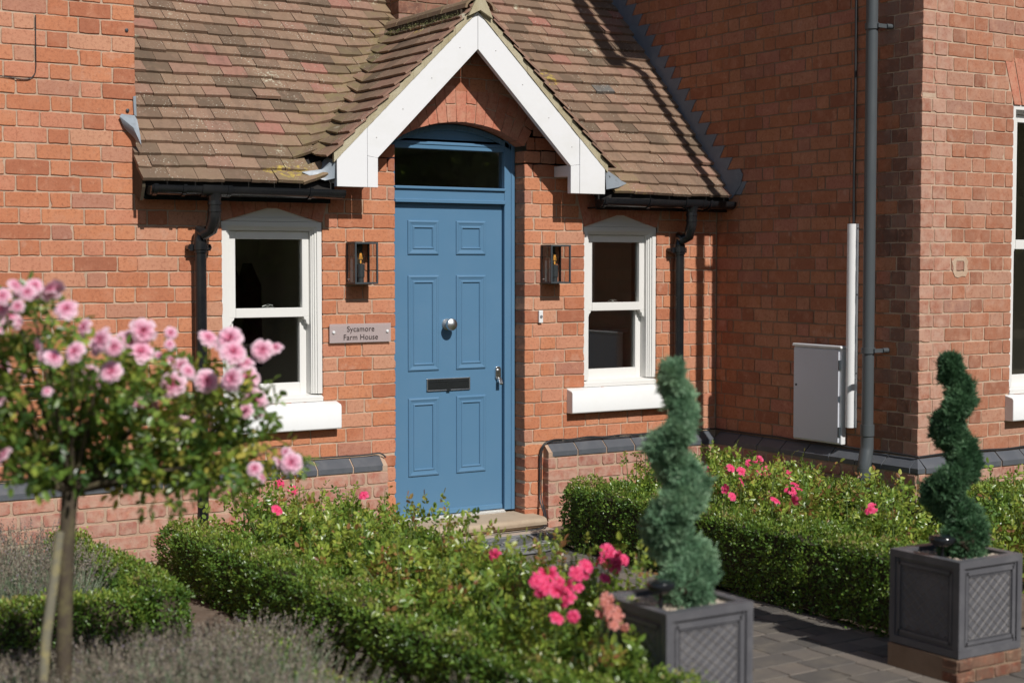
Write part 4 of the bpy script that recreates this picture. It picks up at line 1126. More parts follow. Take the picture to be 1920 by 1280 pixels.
# ------------------------------------------------------------------ ground
mb = MB(); mb.add([(-60, -80, G - .012), (80, -80, G - .012), (80, 60, G - .012), (-60, 60, G - .012)], [(0, 1, 2, 3)])
tag(mb.build('ground', M_GROUND), kind='structure')
mb = MB()
def PP(u, z, d): return (u, z, G + .004 + d)
def pspans(y):
    if y > -3.62: return [(4.06, 5.34)]
    return [(3.05, 8.2)]
lay(mb, PP, -7.2, -.26, pspans, phase=.1, co=.152, z0=0, S=.235, H=.16, joint=.007, deep=.01, jit=.002, ch=1.2)
path = mb.build('path', [M_PAVER], None); tag(path, kind='structure')
mb = MB()
mb.box(4.05, 5.35, -3.62, -.25, G - .01, G - .001); mb.box(3.04, 8.21, -7.21, -3.62, G - .01, G - .001)
o = mb.build('path_bedding', mat_mortar('path_sand', (.10, .085, .07), (.15, .125, .10)), None); tag(o, kind='structure')
mb = MB()
def soil(x0, x1, y0, y1, z):
    nx, ny = max(2, int((x1 - x0) / .08)), max(2, int((y1 - y0) / .08)); vs = []
    for i in range(nx + 1):
        for j in range(ny + 1): vs.append((x0 + (x1 - x0) * i / nx, y0 + (y1 - y0) * j / ny, z + rng.uniform(-.010, .012)))
    mb.add(vs, [(i * (ny + 1) + j, (i + 1) * (ny + 1) + j, (i + 1) * (ny + 1) + j + 1, i * (ny + 1) + j + 1) for i in range(nx) for j in range(ny)])
soil(-1.0, 4.05, -6.8, -.06, G + .008); soil(5.35, 9.4, -3.6, -1.97, G + .008); soil(5.6, 7.05, -1.97, -.06, G + .008); soil(5.35, 5.6, -1.97, -.26, G + .008)
tag(mb.build('soil', M_SOIL), kind='structure')

# doormat (half round, scrolled)
MT = empty('doormat', (4.98, -.30, G), 'half round black rubber doormat with scroll pattern below the step', 'doormat')
mcx, mcy, mr = 5.0, -.30, .50
mb = MB(); pts = [(mcx + mr * cos(a), mcy - mr * 1.0 * sin(a)) for a in [pi * i / 32 for i in range(33)]]
mb.prism(pts, G + .012, G + .017, axis='Z'); mb.build('base', M_RUBBER, MT)
mb = MB()
def arcring(r0, r1, a0=0, a1=pi, n=32, z0=G + .017, z1=G + .026):
    for i in range(n):
        a, b_ = a0 + (a1 - a0) * i / n, a0 + (a1 - a0) * (i + 1) / n
        mb.prism([(mcx + r0 * cos(a), mcy - r0 * sin(a)), (mcx + r1 * cos(a), mcy - r1 * sin(a)), (mcx + r1 * cos(b_), mcy - r1 * sin(b_)), (mcx + r0 * cos(b_), mcy - r0 * sin(b_))], z0, z1, axis='Z')
arcring(mr - .028, mr); arcring(mr * .60, mr * .60 + .022); arcring(.03, .05)
mb.box(mcx - mr, mcx + mr, mcy - .0, mcy + .022, G + .012, G + .026)
mb.build('rim', mat_paint('worn_rubber', (.20, .20, .20), .6, .3, (.12, .12, .12)), MT)
mb = MB()
M_SCROLL = mat_paint('worn_rubber_scroll', (.17, .17, .17), .6)
for k in range(11):
    a = pi * (k + .5) / 11; r = mr * .80; c = Vector((mcx + r * cos(a), mcy - r * sin(a), G + .021)); s = 1 if k % 2 else -1
    sp = [c + Vector((cos(a + s * t) * (.012 + .0085 * t), -sin(a + s * t) * (.012 + .0085 * t), 0)) for t in [.45 * i for i in range(13)]]
    mb = MB(); mb.tube(sp, .007, 6); mb.build('scroll', M_SCROLL, MT, smooth=True)
for k in range(6):
    a = pi * (k + .5) / 6; r = mr * .36; c = Vector((mcx + r * cos(a), mcy - r * sin(a), G + .021))
    mb = MB(); mb.tube([c + Vector((cos(a + t) * (.01 + .008 * t), -sin(a + t) * (.01 + .008 * t), 0)) for t in [.5 * i for i in range(11)]], .007, 6); mb.build('scroll', M_SCROLL, MT, smooth=True)

# ------------------------------------------------------------------ planters
def planter(x0, y0, z0, w, h, brickbase, label, blab):
    cx, cy = x0 + w / 2, y0 + w / 2
    Pn = empty('planter', (cx, cy, z0), label, 'planter', 'square lead look planters flanking the path')
    mb = MB(); zt_ = z0 + h; x1, y1 = x0 + w, y0 + w; t = .028
    o_ = .012
    # body walls with a rim, open top
    for a in ((x0 + o_, x1 - o_, y0 + o_, y0 + o_ + t), (x0 + o_, x1 - o_, y1 - o_ - t, y1 - o_), (x0 + o_, x0 + o_ + t, y0 + o_ + t, y1 - o_ - t), (x1 - o_ - t, x1 - o_, y0 + o_ + t, y1 - o_ - t)):
        mb.box(a[0], a[1], a[2], a[3], z0 + .03, zt_ - .028)
    for a in ((x0, x1, y0, y0 + .042), (x0, x1, y1 - .042, y1), (x0, x0 + .042, y0 + .042, y1 - .042), (x1 - .042, x1, y0 + .042, y1 - .042)):
        mb.box(a[0], a[1], a[2], a[3], zt_ - .030, zt_)
    mb.box(x0 + .002, x1 - .002, y0 + .002, y1 - .002, z0, z0 + .032)
    # corner posts, frame and inner bead on each face
    def face(F):
        def bar(a0, a1, b0, b1, d0, d1): 
            vs = [F(a, b_, d) for a in (a0, a1) for b_ in (b0, b1) for d in (d0, d1)]
            mb.add(vs, [(0, 1, 3, 2), (4, 6, 7, 5), (0, 4, 5, 1), (2, 3, 7, 6), (0, 2, 6, 4), (1, 5, 7, 3)])
        A, Bz = w, h
        for a0, a1 in ((.0, .030), (A - .030, A)): bar(a0, a1, .032, Bz - .03, -.02, -.001)
        for a0, a1 in ((.034, .042), (A - .042, A - .034)): bar(a0, a1, .032, Bz - .03, -.02, -.006)
        i0, i1, j0, j1 = .050, A - .050, .056, Bz - .054
        for (p, q_, r_, s) in ((i0, i1, j0 - .006, j0 + .008), (i0, i1, j1 - .008, j1 + .006), (i0 - .006, i0 + .008, j0 - .006, j1 + .006), (i1 - .008, i1 + .006, j0 - .006, j1 + .006)): bar(p, q_, r_, s, -.02, -.004)
        k0, k1, l0, l1 = i0 + .014, i1 - .014, j0 + .014, j1 - .014
        for (p, q_, r_, s) in ((k0, k1, l0, l0 + .004), (k0, k1, l1 - .004, l1), (k0, k0 + .004, l0, l1), (k1 - .004, k1, l0, l1)): bar(p, q_, r_, s, -.02, -.007)
        # diamond lattice of pillowed facets
        nx, nz = 5, 6; du, dv = (k1 - k0) / nx, (l1 - l0) / nz; L = []
        for i in range(nx + 1):
            for j in range(nz + 1):
                for (cu, cv) in ((k0 + i * du, l0 + j * dv), (k0 + (i + .5) * du, l0 + (j + .5) * dv)):
                    pts = [(cu + du / 2, cv), (cu, cv + dv / 2), (cu - du / 2, cv), (cu, cv - dv / 2)]
                    pts = [(min(max(a, k0 + .004), k1 - .004), min(max(b_, l0 + .004), l1 - .004)) for a, b_ in pts]
                    if abs(pts[0][0] - pts[2][0]) < .004 or abs(pts[1][1] - pts[3][1]) < .004: continue
                    if not (k0 - .001 <= cu <= k1 + .001 and l0 - .001 <= cv <= l1 + .001): continue
                    cc = (sum(p[0] for p in pts) / 4, sum(p[1] for p in pts) / 4)
                    ins = [(cc[0] + (a - cc[0]) * .86, cc[1] + (b_ - cc[1]) * .86) for a, b_ in pts]
                    vs = [F(a, b_, -.0085) for a, b_ in pts] + [F(a, b_, -.0112) for a, b_ in ins] + [F(cc[0], cc[1], -.0106)]
                    mb.add(vs[:8], [(a, (a + 1) % 4, (a + 1) % 4 + 4, a + 4) for a in range(4)], 1)
                    mb.add(vs[4:], [(a, (a + 1) % 4, 4) for a in range(4)], 0)
    face(lambda a, b_, d: (x0 + a, y0 - d, z0 + b_)); face(lambda a, b_, d: (x0 - d, y1 - a, z0 + b_))
    face(lambda a, b_, d: (x1 + d, y0 + a, z0 + b_)); face(lambda a, b_, d: (x1 - a, y1 + d, z0 + b_))
    mb.build('pot', [M_PLANTER, M_PLANTL], Pn, bevel=0)
    mb = MB(); nn = 12; vs = []
    for i in range(nn + 1):
        for j in range(nn + 1): vs.append((x0 + .03 + (w - .06) * i / nn, y0 + .03 + (w - .06) * j / nn, zt_ - .026 + rng.uniform(-.006, .006)))
    mb.add(vs, [(i * (nn + 1) + j, (i + 1) * (nn + 1) + j, (i + 1) * (nn + 1) + j + 1, i * (nn + 1) + j + 1) for i in range(nn) for j in range(nn)])
    mb.build('soil', M_SOIL, Pn)
    mb = MB()
    for i in range(330):
        a, b_ = x0 + rng.uniform(.05, w - .05), y0 + rng.uniform(.05, w - .05); r = rng.uniform(.006, .014); z = zt_ - .023
        n_ = 7; ring0 = [(a + r * rng.uniform(.7, 1.1) * cos(2 * pi * k / n_), b_ + r * rng.uniform(.7, 1.1) * sin(2 * pi * k / n_), z) for k in range(n_)]
        ring1 = [(a + (p - a) * .6, b_ + (q_ - b_) * .6, z + r * .8) for p, q_, _ in ring0]
        mb.add(ring0 + ring1, [(k, (k + 1) % n_, (k + 1) % n_ + n_, k + n_) for k in range(n_)] + [tuple(range(n_, 2 * n_))])
    o = mb.build('gravel', M_PEBBLE, Pn, smooth=True); o['kind'] = 'stuff'
    mb = MB()
    if brickbase:
        def PA(u, z, d): return (u, y0 + .0 - d, z)
        def PB(u, z, d): return (x0 - d, y1 - u, z)
        zb = z0 - .002
        lay(mb, PA, G, zb, lambda z: [(x0 - .01, x1 + .01)], co=(zb - G) / 2, z0=zb, deep=.08); lay(mb, PB, G, zb, lambda z: [(.0, w + .01)], co=(zb - G) / 2, z0=zb, deep=.08, phase=.1)
        mb.box(x0 - .004, x1 + .006, y0 + .006, y1 + .0, G, zb - .003, 1)
        tag(mb.build('planter_plinth', [M_OLDBR, M_MORTW]), blab, 'plinth', 'brick bases under the planters')
    return Pn
planter(3.276, -4.314, .015, .395, .375, True, 'nearer square lead look planter in the centre foreground, with blue green spiral topiary', 'brick base under the nearer planter')
planter(4.949, -4.136, -.040, .390, .405, True, 'farther square lead look planter at the right edge, with dark green spiral topiary', 'low brick base under the right hand planter')

def solar(x, y, z, z_soil, label, r=.052):
    S = empty('solar_light', (x, y, z_soil), label, 'solar light', 'black solar spike lights in the planters')
    mb = MB(); mb.lathe([(.006, z - .03), (r * .55, z - .026), (r * .96, z - .008), (r, z), (r, z + .008), (r * .95, z + .013), (r * .8, z + .015), (.001, z + .017)], (x, y, 0), 32); mb.build('lamp_head', M_BLACK, S, smooth=True)
    mb = MB(); mb.box(x - r * .42, x + r * .42, y - r * .42, y + r * .42, z + .0155, z + .018); mb.build('solar_cell', M_SOLAR, S)
    mb = MB(); mb.tube([(x, y, z - .026), (x, y, z_soil - .03)], .008, 10); mb.build('spike', M_BLACK, S)
solar(3.328, -4.215, .468, .365, 'black solar light beside the blue green topiary in the nearer planter')
solar(5.012, -3.985, .432, .340, 'black solar light beside the dark topiary in the right planter', r=.058)

# ------------------------------------------------------------------ spiral topiary
def topiary(cx, cy, zs, label, mat, seed, dens=1.0, lean=0.0, R0=.056, R1=.020, q0=.098, q1=.68):
    T = empty('spiral_topiary', (cx, cy, zs), label, 'topiary', 'spiral clipped conifers in planters')
    g = np.random.default_rng(seed)
    turns = 2.8; H = .80; n = int(11500 * dens)
    t = g.random(n) ** .85
    th = -pi * .62 + 2 * pi * turns * t
    z = .075 + H * (t ** .93)
    R = (R0 - R1) * (1 - t) + R1; rho = q0 * (1 - q1 * t)
    c = np.stack([R * np.cos(th) + lean * t, R * np.sin(th), z], 1)
    d = unit(g.normal(0, 1, (n, 3))); d[:, 2] *= .72
    P = c + d * rho[:, None]
    n2 = int(2000 * dens); a = g.uniform(0, 2 * pi, n2); q = g.random(n2); rr = .110 * np.sqrt(1 - q * .7)
    P2 = np.stack([rr * np.cos(a) * g.uniform(.5, 1, n2) + .045, rr * np.sin(a) * g.uniform(.5, 1, n2), -.01 + .11 * q], 1)
    d2 = unit(np.stack([np.cos(a), np.sin(a), .5 + q], 1))
    P = np.concatenate([P, P2]); d = np.concatenate([unit(d), d2]); n += n2
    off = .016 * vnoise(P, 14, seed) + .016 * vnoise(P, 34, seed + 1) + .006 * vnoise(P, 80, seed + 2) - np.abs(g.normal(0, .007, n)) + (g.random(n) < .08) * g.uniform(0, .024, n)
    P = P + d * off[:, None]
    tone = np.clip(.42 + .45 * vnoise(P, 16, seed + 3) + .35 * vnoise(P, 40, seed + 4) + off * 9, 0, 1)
    P += np.array([cx, cy, zs])
    # each point carries a spray: leaves fanned about the outward direction
    bias = unit(np.stack([vnoise(P, 30, seed + 7), vnoise(P, 30, seed + 8), vnoise(P, 30, seed + 9)], 1)) * .6
    parts = []
    for k in range(7):
        dd = unit(d * .75 + bias + np.array([0, 0, .40]) + g.normal(0, .42, (n, 3)))
        C = np.stack([np.clip(tone * .75 + g.random(n) * .25, 0, 1), g.random(n), g.random(n)], 1)
        parts.append(leaves(P + g.normal(0, .004, (n, 3)), dd, g.normal(0, 1, (n, 3)), g.uniform(.012, .034, n), .0055, C))
    V, F, C, M_ = join(parts); np_mesh('foliage', V, F, C, mat, T, smooth=False)
    mb = MB(); mb.tube([(cx, cy, zs - .03), (cx + .005, cy, zs + .3), (cx + lean * .5, cy, zs + .6), (cx + lean, cy, zs + .88)], [.017, .014, .010, .004], 10)
    pts = []
    for i in range(60):
        tt = i / 59; th_ = -pi * .62 + 2 * pi * turns * tt; R_ = (R0 - R1) * (1 - tt) + R1
        pts.append((cx + R_ * cos(th_) + lean * tt, cy + R_ * sin(th_), zs + .075 + H * tt ** .93))
    mb.tube(pts, [.042 * (1 - .68 * i / 59) for i in range(60)], 10)
    mb.build('trunk', M_TWIG, T, smooth=True)
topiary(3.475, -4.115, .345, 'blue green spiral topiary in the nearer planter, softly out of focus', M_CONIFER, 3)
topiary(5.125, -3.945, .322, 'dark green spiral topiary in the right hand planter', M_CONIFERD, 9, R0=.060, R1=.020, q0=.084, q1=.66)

# ------------------------------------------------------------------ hedges
def hedge(x0, x1, y0, y1, zt_, label, dens=1.0, leaf=(.014, .023), mat=M_BOXLEAF, lump=.034, seed=1, group='clipped box hedges edging the beds', hi=1.0, sc=1.0):
    g = np.random.default_rng(seed); zb = G
    w, l, h = x1 - x0, y1 - y0, zt_ - zb
    areas = np.array([w * l, l * h, l * h, w * h, w * h]); N_ = int(areas.sum() * 11000 * dens)
    f = g.choice(5, N_, p=areas / areas.sum()); u, v = g.random(N_), g.random(N_)
    X = np.where(f == 1, x0, np.where(f == 2, x1, x0 + u * w)); Y = np.where(f == 3, y0, np.where(f == 4, y1, np.where(f == 0, y0 + v * l, y0 + u * l)))
    Z = np.where(f == 0, zt_, zb + v * h)
    Nn = np.array([(0, 0, 1), (-1, 0, 0), (1, 0, 0), (0, -1, 0), (0, 1, 0)], float)[f]
    P = np.stack([X, Y, Z], 1); ctr = np.array([(x0 + x1) / 2, (y0 + y1) / 2, (zb + zt_) / 2])
    # round the top edges: pull points near edges inward
    def rnd(P):
        r = .07; lim = np.array([w / 2 - r, l / 2 - r, h / 2 - r]); q = P - ctr; c = np.clip(q, -lim, lim); c[:, 2] = np.minimum(c[:, 2], h / 2 - r)
        c[:, 2] = np.where(q[:, 2] < 0, q[:, 2], c[:, 2]); dd = q - c; return ctr + c + unit(dd) * np.minimum(np.linalg.norm(dd, axis=1), r)[:, None], unit(dd)
    P, N2 = rnd(P); Nn = unit(Nn * .4 + N2)
    lm = lump * (vnoise(P, 7 * sc, seed) + .9 * vnoise(P, 18 * sc, seed + 1) + .55 * vnoise(P, 45 * sc, seed + 2))
    P = P + Nn * lm[:, None]
    dep = g.exponential(.014, N_) * g.choice([-1, -1, -1, .55], N_); P = P + Nn * dep[:, None]
    D = unit(Nn * .5 + np.array([0, 0, .35]) + g.normal(0, .6, (N_, 3))); LN = Nn + g.normal(0, .7, (N_, 3))
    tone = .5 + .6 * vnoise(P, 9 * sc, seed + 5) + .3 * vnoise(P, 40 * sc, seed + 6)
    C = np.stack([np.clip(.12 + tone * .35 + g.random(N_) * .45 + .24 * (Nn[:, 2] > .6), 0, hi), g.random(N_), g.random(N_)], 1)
    L = g.uniform(leaf[0], leaf[1], N_)
    V, F, C = leaves(P, D, LN, L, L * .62, C)
    core = quad_boxes([(x0 + .055, x1 - .055, y0 + .055, y1 - .055, zb, zt_ - .055)])
    V, F, C, M_ = join([(V, F, C, 0), (*core, 1)])
    # box bounds jitter is inside the mesh: twiggy core keeps the hedge opaque
    o = np_mesh('box_hedge', V, F, C, [mat, M_TWIG], None, smooth=False, midx=M_); return tag(o, label, 'hedge', group)
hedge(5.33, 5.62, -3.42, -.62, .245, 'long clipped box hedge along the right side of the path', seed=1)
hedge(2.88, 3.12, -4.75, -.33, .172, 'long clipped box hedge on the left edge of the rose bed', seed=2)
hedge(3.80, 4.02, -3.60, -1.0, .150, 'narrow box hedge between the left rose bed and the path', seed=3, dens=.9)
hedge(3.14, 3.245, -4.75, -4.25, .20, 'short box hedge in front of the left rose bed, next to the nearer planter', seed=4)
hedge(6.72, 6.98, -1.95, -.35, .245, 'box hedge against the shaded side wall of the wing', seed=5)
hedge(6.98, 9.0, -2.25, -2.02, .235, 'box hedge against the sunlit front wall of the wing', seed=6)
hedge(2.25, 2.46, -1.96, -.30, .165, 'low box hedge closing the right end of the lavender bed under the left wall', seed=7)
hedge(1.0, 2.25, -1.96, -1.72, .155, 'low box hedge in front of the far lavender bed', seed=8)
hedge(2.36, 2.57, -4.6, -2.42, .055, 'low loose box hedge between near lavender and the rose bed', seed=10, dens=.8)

# ------------------------------------------------------------------ flowers
def flower_mesh(name, mat, r=1.0, whorls=((7, 1.0, 1.28, .60), (7, .92, 1.0, .52), (6, .80, .74, .46), (6, .66, .50, .38), (5, .50, .28, .28), (4, .34, .12, .2)), seed=0, toned=True):
    """cupped rose, unit radius; whorl: petals, radius, tilt from axis, width"""
    g = random.Random(seed); V = []; F = []; C = []
    for wi, (n, R, tilt, wd) in enumerate(whorls):
        for k in range(n):
            a0 = 2 * pi * k / n + wi * .5 + g.uniform(-.12, .12); tl = tilt + g.uniform(-.12, .12); Rk = R * g.uniform(.9, 1.08); base = len(V); nu, nv = 4, 4
            for i in range(nu + 1):
                s = i / nu
                for j in range(nv + 1):
                    v = (j / nv - .5) * 2
                    wdt = wd * sin(min(1, s * 1.15 + .12) * pi * .62) * 1.0
                    an = tl * (.35 + .65 * s) + .22 * s * s * (1 if wi < 3 else -.6)
                    rad = Rk * s * sin(an) + .04; hgt = Rk * s * cos(an) * .85 + .05 * wi * (1 - s)
                    rad -= .10 * v * v * s * R; hgt += .14 * v * v * s * R - (.06 * s ** 3 if wi < 2 else 0)
                    x, y = rad, v * wdt * .62 * (.4 + .6 * s)
                    V.append((x * cos(a0) - y * sin(a0), x * sin(a0) + y * cos(a0), hgt + g.uniform(-.035, .035) * s))
                    tone = ((.95 - .13 * wi) * (.35 + .65 * s) + .12 * s * s) if toned else s * g.uniform(.7, 1.0)
                    C.append((max(0, min(1, tone + g.uniform(-.05, .05))), .5, .5))
            for i in range(nu):
                for j in range(nv):
                    q = base + i * (nv + 1) + j; F.append((q, q + 1, q + nv + 2, q + nv + 1))
    me = bpy.data.meshes.new(name); me.from_pydata(V, [], F); me.materials.append(mat)
    me.polygons.foreach_set('use_smooth', [True] * len(F))
    a = me.attributes.new('variation', 'FLOAT_COLOR', 'POINT'); arr = np.ones((len(V), 4), np.float32); arr[:, :3] = C; a.data.foreach_set('color', arr.ravel())
    return me
PINKM = [flower_mesh('flower', M_PINK, seed=s) for s in (1, 2, 3)]
HOTM = [flower_mesh('flower', M_HOT, seed=s, whorls=((6, 1.0, 1.3, .7), (5, .75, 1.0, .6), (5, .5, .6, .45), (3, .28, .3, .3)), toned=False) for s in (4, 5)]
FADEM = [flower_mesh('flower', M_FADE, seed=6, whorls=((6, 1.0, 1.35, .6), (5, .7, 1.0, .5)), toned=False)]
def put_flower(me, p, r, parent, face=(-.35, -.8, .45), spread=.5):
    o = bpy.data.objects.new('flower', me)
    d = Vector(face) + Vector((rng.gauss(0, spread), rng.gauss(0, spread), rng.gauss(0, spread * .8)))
    q = d.normalized().to_track_quat('Z', 'Y') @ Matrix.Rotation(rng.uniform(0, 6), 3, 'Z').to_quaternion()
    o.rotation_mode = 'QUATERNION'; o.rotation_quaternion = q; o.location = Vector(p) - d.normalized() * r * .35; o.scale = (r, r, r * rng.uniform(.85, 1.05))
    link(o, parent); return o

# ------------------------------------------------------------------ rose bushes
def rose_leafsets(g, P, D, size, tone):
    """compound leaves: five leaflets along a short stalk"""
    n = len(P); parts = []; D = unit(D); S = unit(np.cross(D, g.normal(0, 1, (n, 3)))); U = np.cross(D, S)
    for (a, side, sc) in ((1.0, 0, 1.0), (.62, 1, .92), (.62, -1, .92), (.22, 1, .75), (.22, -1, .75)):
        base = P + D * (a * 1.6 * size)[:, None]
        dd = unit(D * (1 if side == 0 else .35) + S * side * .95 + g.normal(0, .22, (n, 3)))
        C = np.stack([np.clip(tone + g.normal(0, .09, n), 0, 1), g.random(n), g.random(n)], 1)
        parts.append(leaves(base, dd, U + g.normal(0, .35, (n, 3)), size * sc * 1.25, size * sc * .82, C))
    return parts
def bush(cx, cy, r, top, label, seed, dens=1.0, leaf=.027, group='low rose bushes in the beds', shoots=5, parent=None, ry=None, base=G):
    g = np.random.default_rng(seed); ry = ry or r
    B = empty('rose_bush', (cx, cy, base), label, 'rose bush', group)
    h = top - base; n = int(640 * dens * (r * ry / .09) ** .8); top += .045; h = top - base
    # points in an uneven dome, most near the surface
    d = unit(g.normal(0, 1, (n, 3))); d[:, 2] = np.abs(d[:, 2]) * .9 + .02
    k = g.choice(len(range(9)), n); cen = g.normal(0, .28, (9, 3)); cen[:, 2] = np.abs(cen[:, 2]) * .6
    rad = g.random(n) ** .35
    Q = unit(d + cen[k] * .6) * rad[:, None] * (1 + .10 * g.normal(0, 1, 9)[k])[:, None]
    P = np.stack([cx + Q[:, 0] * r, cy + Q[:, 1] * ry, base + .04 + Q[:, 2] * (h - .04)], 1)
    D = unit(Q + np.array([0, 0, .5]) + g.normal(0, .5, (n, 3)))
    P += Q * (.10 * vnoise(P, 8, seed) + .07 * vnoise(P, 20, seed + 1))[:, None]
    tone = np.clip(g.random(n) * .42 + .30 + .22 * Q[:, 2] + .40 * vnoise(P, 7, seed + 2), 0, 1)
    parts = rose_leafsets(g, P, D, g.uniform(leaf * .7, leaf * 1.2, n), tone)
    mb = MB(); sp = []
    for i in range(9):
        a = g.uniform(0, 2 * pi); q = g.uniform(.3, .8)
        mb.tube([(cx + .03 * cos(a), cy + .03 * sin(a), base), (cx + .4 * q * r * cos(a), cy + .4 * q * ry * sin(a), base + h * .5), (cx + q * r * cos(a), cy + q * ry * sin(a), base + h * .85)], [.006, .004, .003], 6)
    for i in range(shoots):
        a = g.uniform(0, 2 * pi); q = g.uniform(.1, .8); x, y = cx + q * r * cos(a), cy + q * ry * sin(a); tz = top + g.uniform(.01, .09)
        tp = (x + g.uniform(-.03, .03), y + g.uniform(-.03, .03), tz); mb.tube([(x, y, base + h * .5), ((x + tp[0]) / 2, (y + tp[1]) / 2, top - .02), tp], [.003, .0025, .0015], 5)
        for j in range(4): sp.append((tp[0], tp[1], tz - .03 * j))
    if sp:
        SP = np.array(sp) + g.normal(0, .004, (len(sp), 3)); ps = rose_leafsets(g, SP, g.normal(0, 1, SP.shape) + [0, 0, .6], np.full(len(SP), leaf * .72), g.uniform(.5, 1, len(SP)))
        parts += ps
    V, F, C, M_ = join(parts); np_mesh('foliage', V, F, C, M_ROSELEAF, B, smooth=False)
    mb.build('stem', M_STEM, B, smooth=True)
    return B
BL = [(3.127, -3.739, .44), (3.188, -3.719, .44), (3.129, -3.876, .44), (3.086, -3.99, .44), (3.03, -4.00, .44), (3.047, -3.912, .44), (3.356, -3.706, .44), (3.28, -3.778, .44), (3.6, -3.542, .44), (3.521, -3.686, .44), (3.616, -3.485, .44), (3.603, -3.61, .44), (3.39, -3.80, .42), (3.363, -3.046, .38), (3.678, -1.22, .38), (3.109, -1.405, .38), (3.67, -.35, .30), (3.52, -.50, .36), (3.037, -4.095, .37), (2.989, -4.065, .37)]
BR = [(6.067, -1.55, .42), (6.196, -1.485, .42), (5.914, -1.872, .42), (5.838, -1.903, .42), (5.798, -1.798, .42), (5.52, -2.12, .42), (5.838, -1.66, .42), (6.234, -1.715, .36), (5.95, -1.98, .36), (6.0, -2.012, .36), (5.783, -2.239, .36), (5.786, -2.193, .36), (5.882, -2.183, .36), (5.56, -2.48, .36), (5.507, -2.402, .36), (5.34, -2.20, .40), (5.30, -2.30, .38), (5.66, -2.917, .36), (5.745, -2.871, .36), (5.897, -1.362, .36)]
FD = [(3.167, -4.089, .42), (3.115, -4.178, .42), (3.079, -4.256, .41), (3.09, -4.272, .40), (3.139, -4.223, .40), (3.11, -4.21, .43)]
bushes = []
lb = [('rose bush at the back left of the left bed, under the left window', 3.38, -.62, .28, .30), ('rose bush nearest the wall beside the door in the left bed', 3.76, -.55, .24, .20),
      ('rose bush in the second row of the left bed, hedge side', 3.30, -1.18, .28, .29), ('rose bush in the second row of the left bed, path side', 3.70, -1.10, .26, .27),
      ('rose bush in the third row of the left bed, hedge side', 3.32, -1.78, .28, .28), ('rose bush in the third row of the left bed, path side', 3.70, -1.72, .27, .28),
      ('rose bush in the fourth row of the left bed, hedge side', 3.30, -2.38, .28, .28), ('rose bush in the fourth row of the left bed, path side', 3.70, -2.34, .27, .29),
      ('rose bush in the fifth row of the left bed, hedge side', 3.28, -2.98, .27, .30), ('rose bush in the fifth row of the left bed, path side', 3.66, -2.96, .27, .31),
      ('rose bush left of the nearer planter with the big pink cluster', 3.24, -3.62, .29, .34), ('rose bush behind the nearer planter, leaning over the path', 3.62, -3.52, .24, .33),
      ('yellow tinged rose bush at the very front of the left bed', 3.16, -4.12, .20, .27)]
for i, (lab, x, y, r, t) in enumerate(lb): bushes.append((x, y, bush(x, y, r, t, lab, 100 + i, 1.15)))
rb = [('rose bush in the right bed close to the corner of wall and wing', 5.98, -.75, .30, .30), ('tall shooting rose bush below the meter box', 6.35, -.95, .27, .34),
      ('rose bush in the right bed behind the nearer topiary', 5.92, -1.45, .28, .32), ('rose bush with the pink cluster in the middle of the right bed', 6.15, -1.75, .27, .33),
      ('rose bush behind the path hedge, middle of the right bed', 5.80, -2.10, .25, .32), ('rose bush at the foot of the tall grey downpipe', 6.55, -1.55, .26, .30),
      ('rose bush with a single bloom beside the corner of the wing', 6.35, -2.40, .28, .30), ('rose bush behind the right end of the path hedge', 5.86, -2.75, .26, .30),
      ('rose bush behind the right hand planter', 5.95, -3.25, .27, .27), ('rose bush below the window of the wing', 7.10, -2.65, .30, .30),
      ('rose bush at the right edge of the view beyond the planter', 6.75, -3.05, .28, .30), ('rose bush furthest right against the wing hedge', 7.80, -2.70, .32, .32)]
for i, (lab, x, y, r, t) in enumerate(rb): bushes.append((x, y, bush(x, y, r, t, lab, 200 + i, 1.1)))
def nearest(p): return min(bushes, key=lambda b_: (b_[0] - p[0]) ** 2 + (b_[1] - p[1]) ** 2)[2]
for lst, ms, rr in ((BL, HOTM, .028), (BR, HOTM, .028), (FD, FADEM, .021)):
    for p in lst:
        for k in range(3 if (lst is BL and p[2] == .44) or lst is FD else 1):
            q = (p[0] + rng.uniform(-.022, .022) * k, p[1] + rng.uniform(-.02, .02) * k, p[2] + rng.uniform(-.03, .02) * k)
            b_ = nearest(q); put_flower(rng.choice(ms), q, rr * rng.uniform(.8, 1.12), b_)
        if rng.random() < .5:
            b_ = nearest(p); mb = MB(); mb.tube([(p[0] + .01, p[1] + .03, p[2] - .14), (p[0] + .004, p[1] + .012, p[2] - .02)], .002, 5); mb.build('stem', M_STEM, b_)

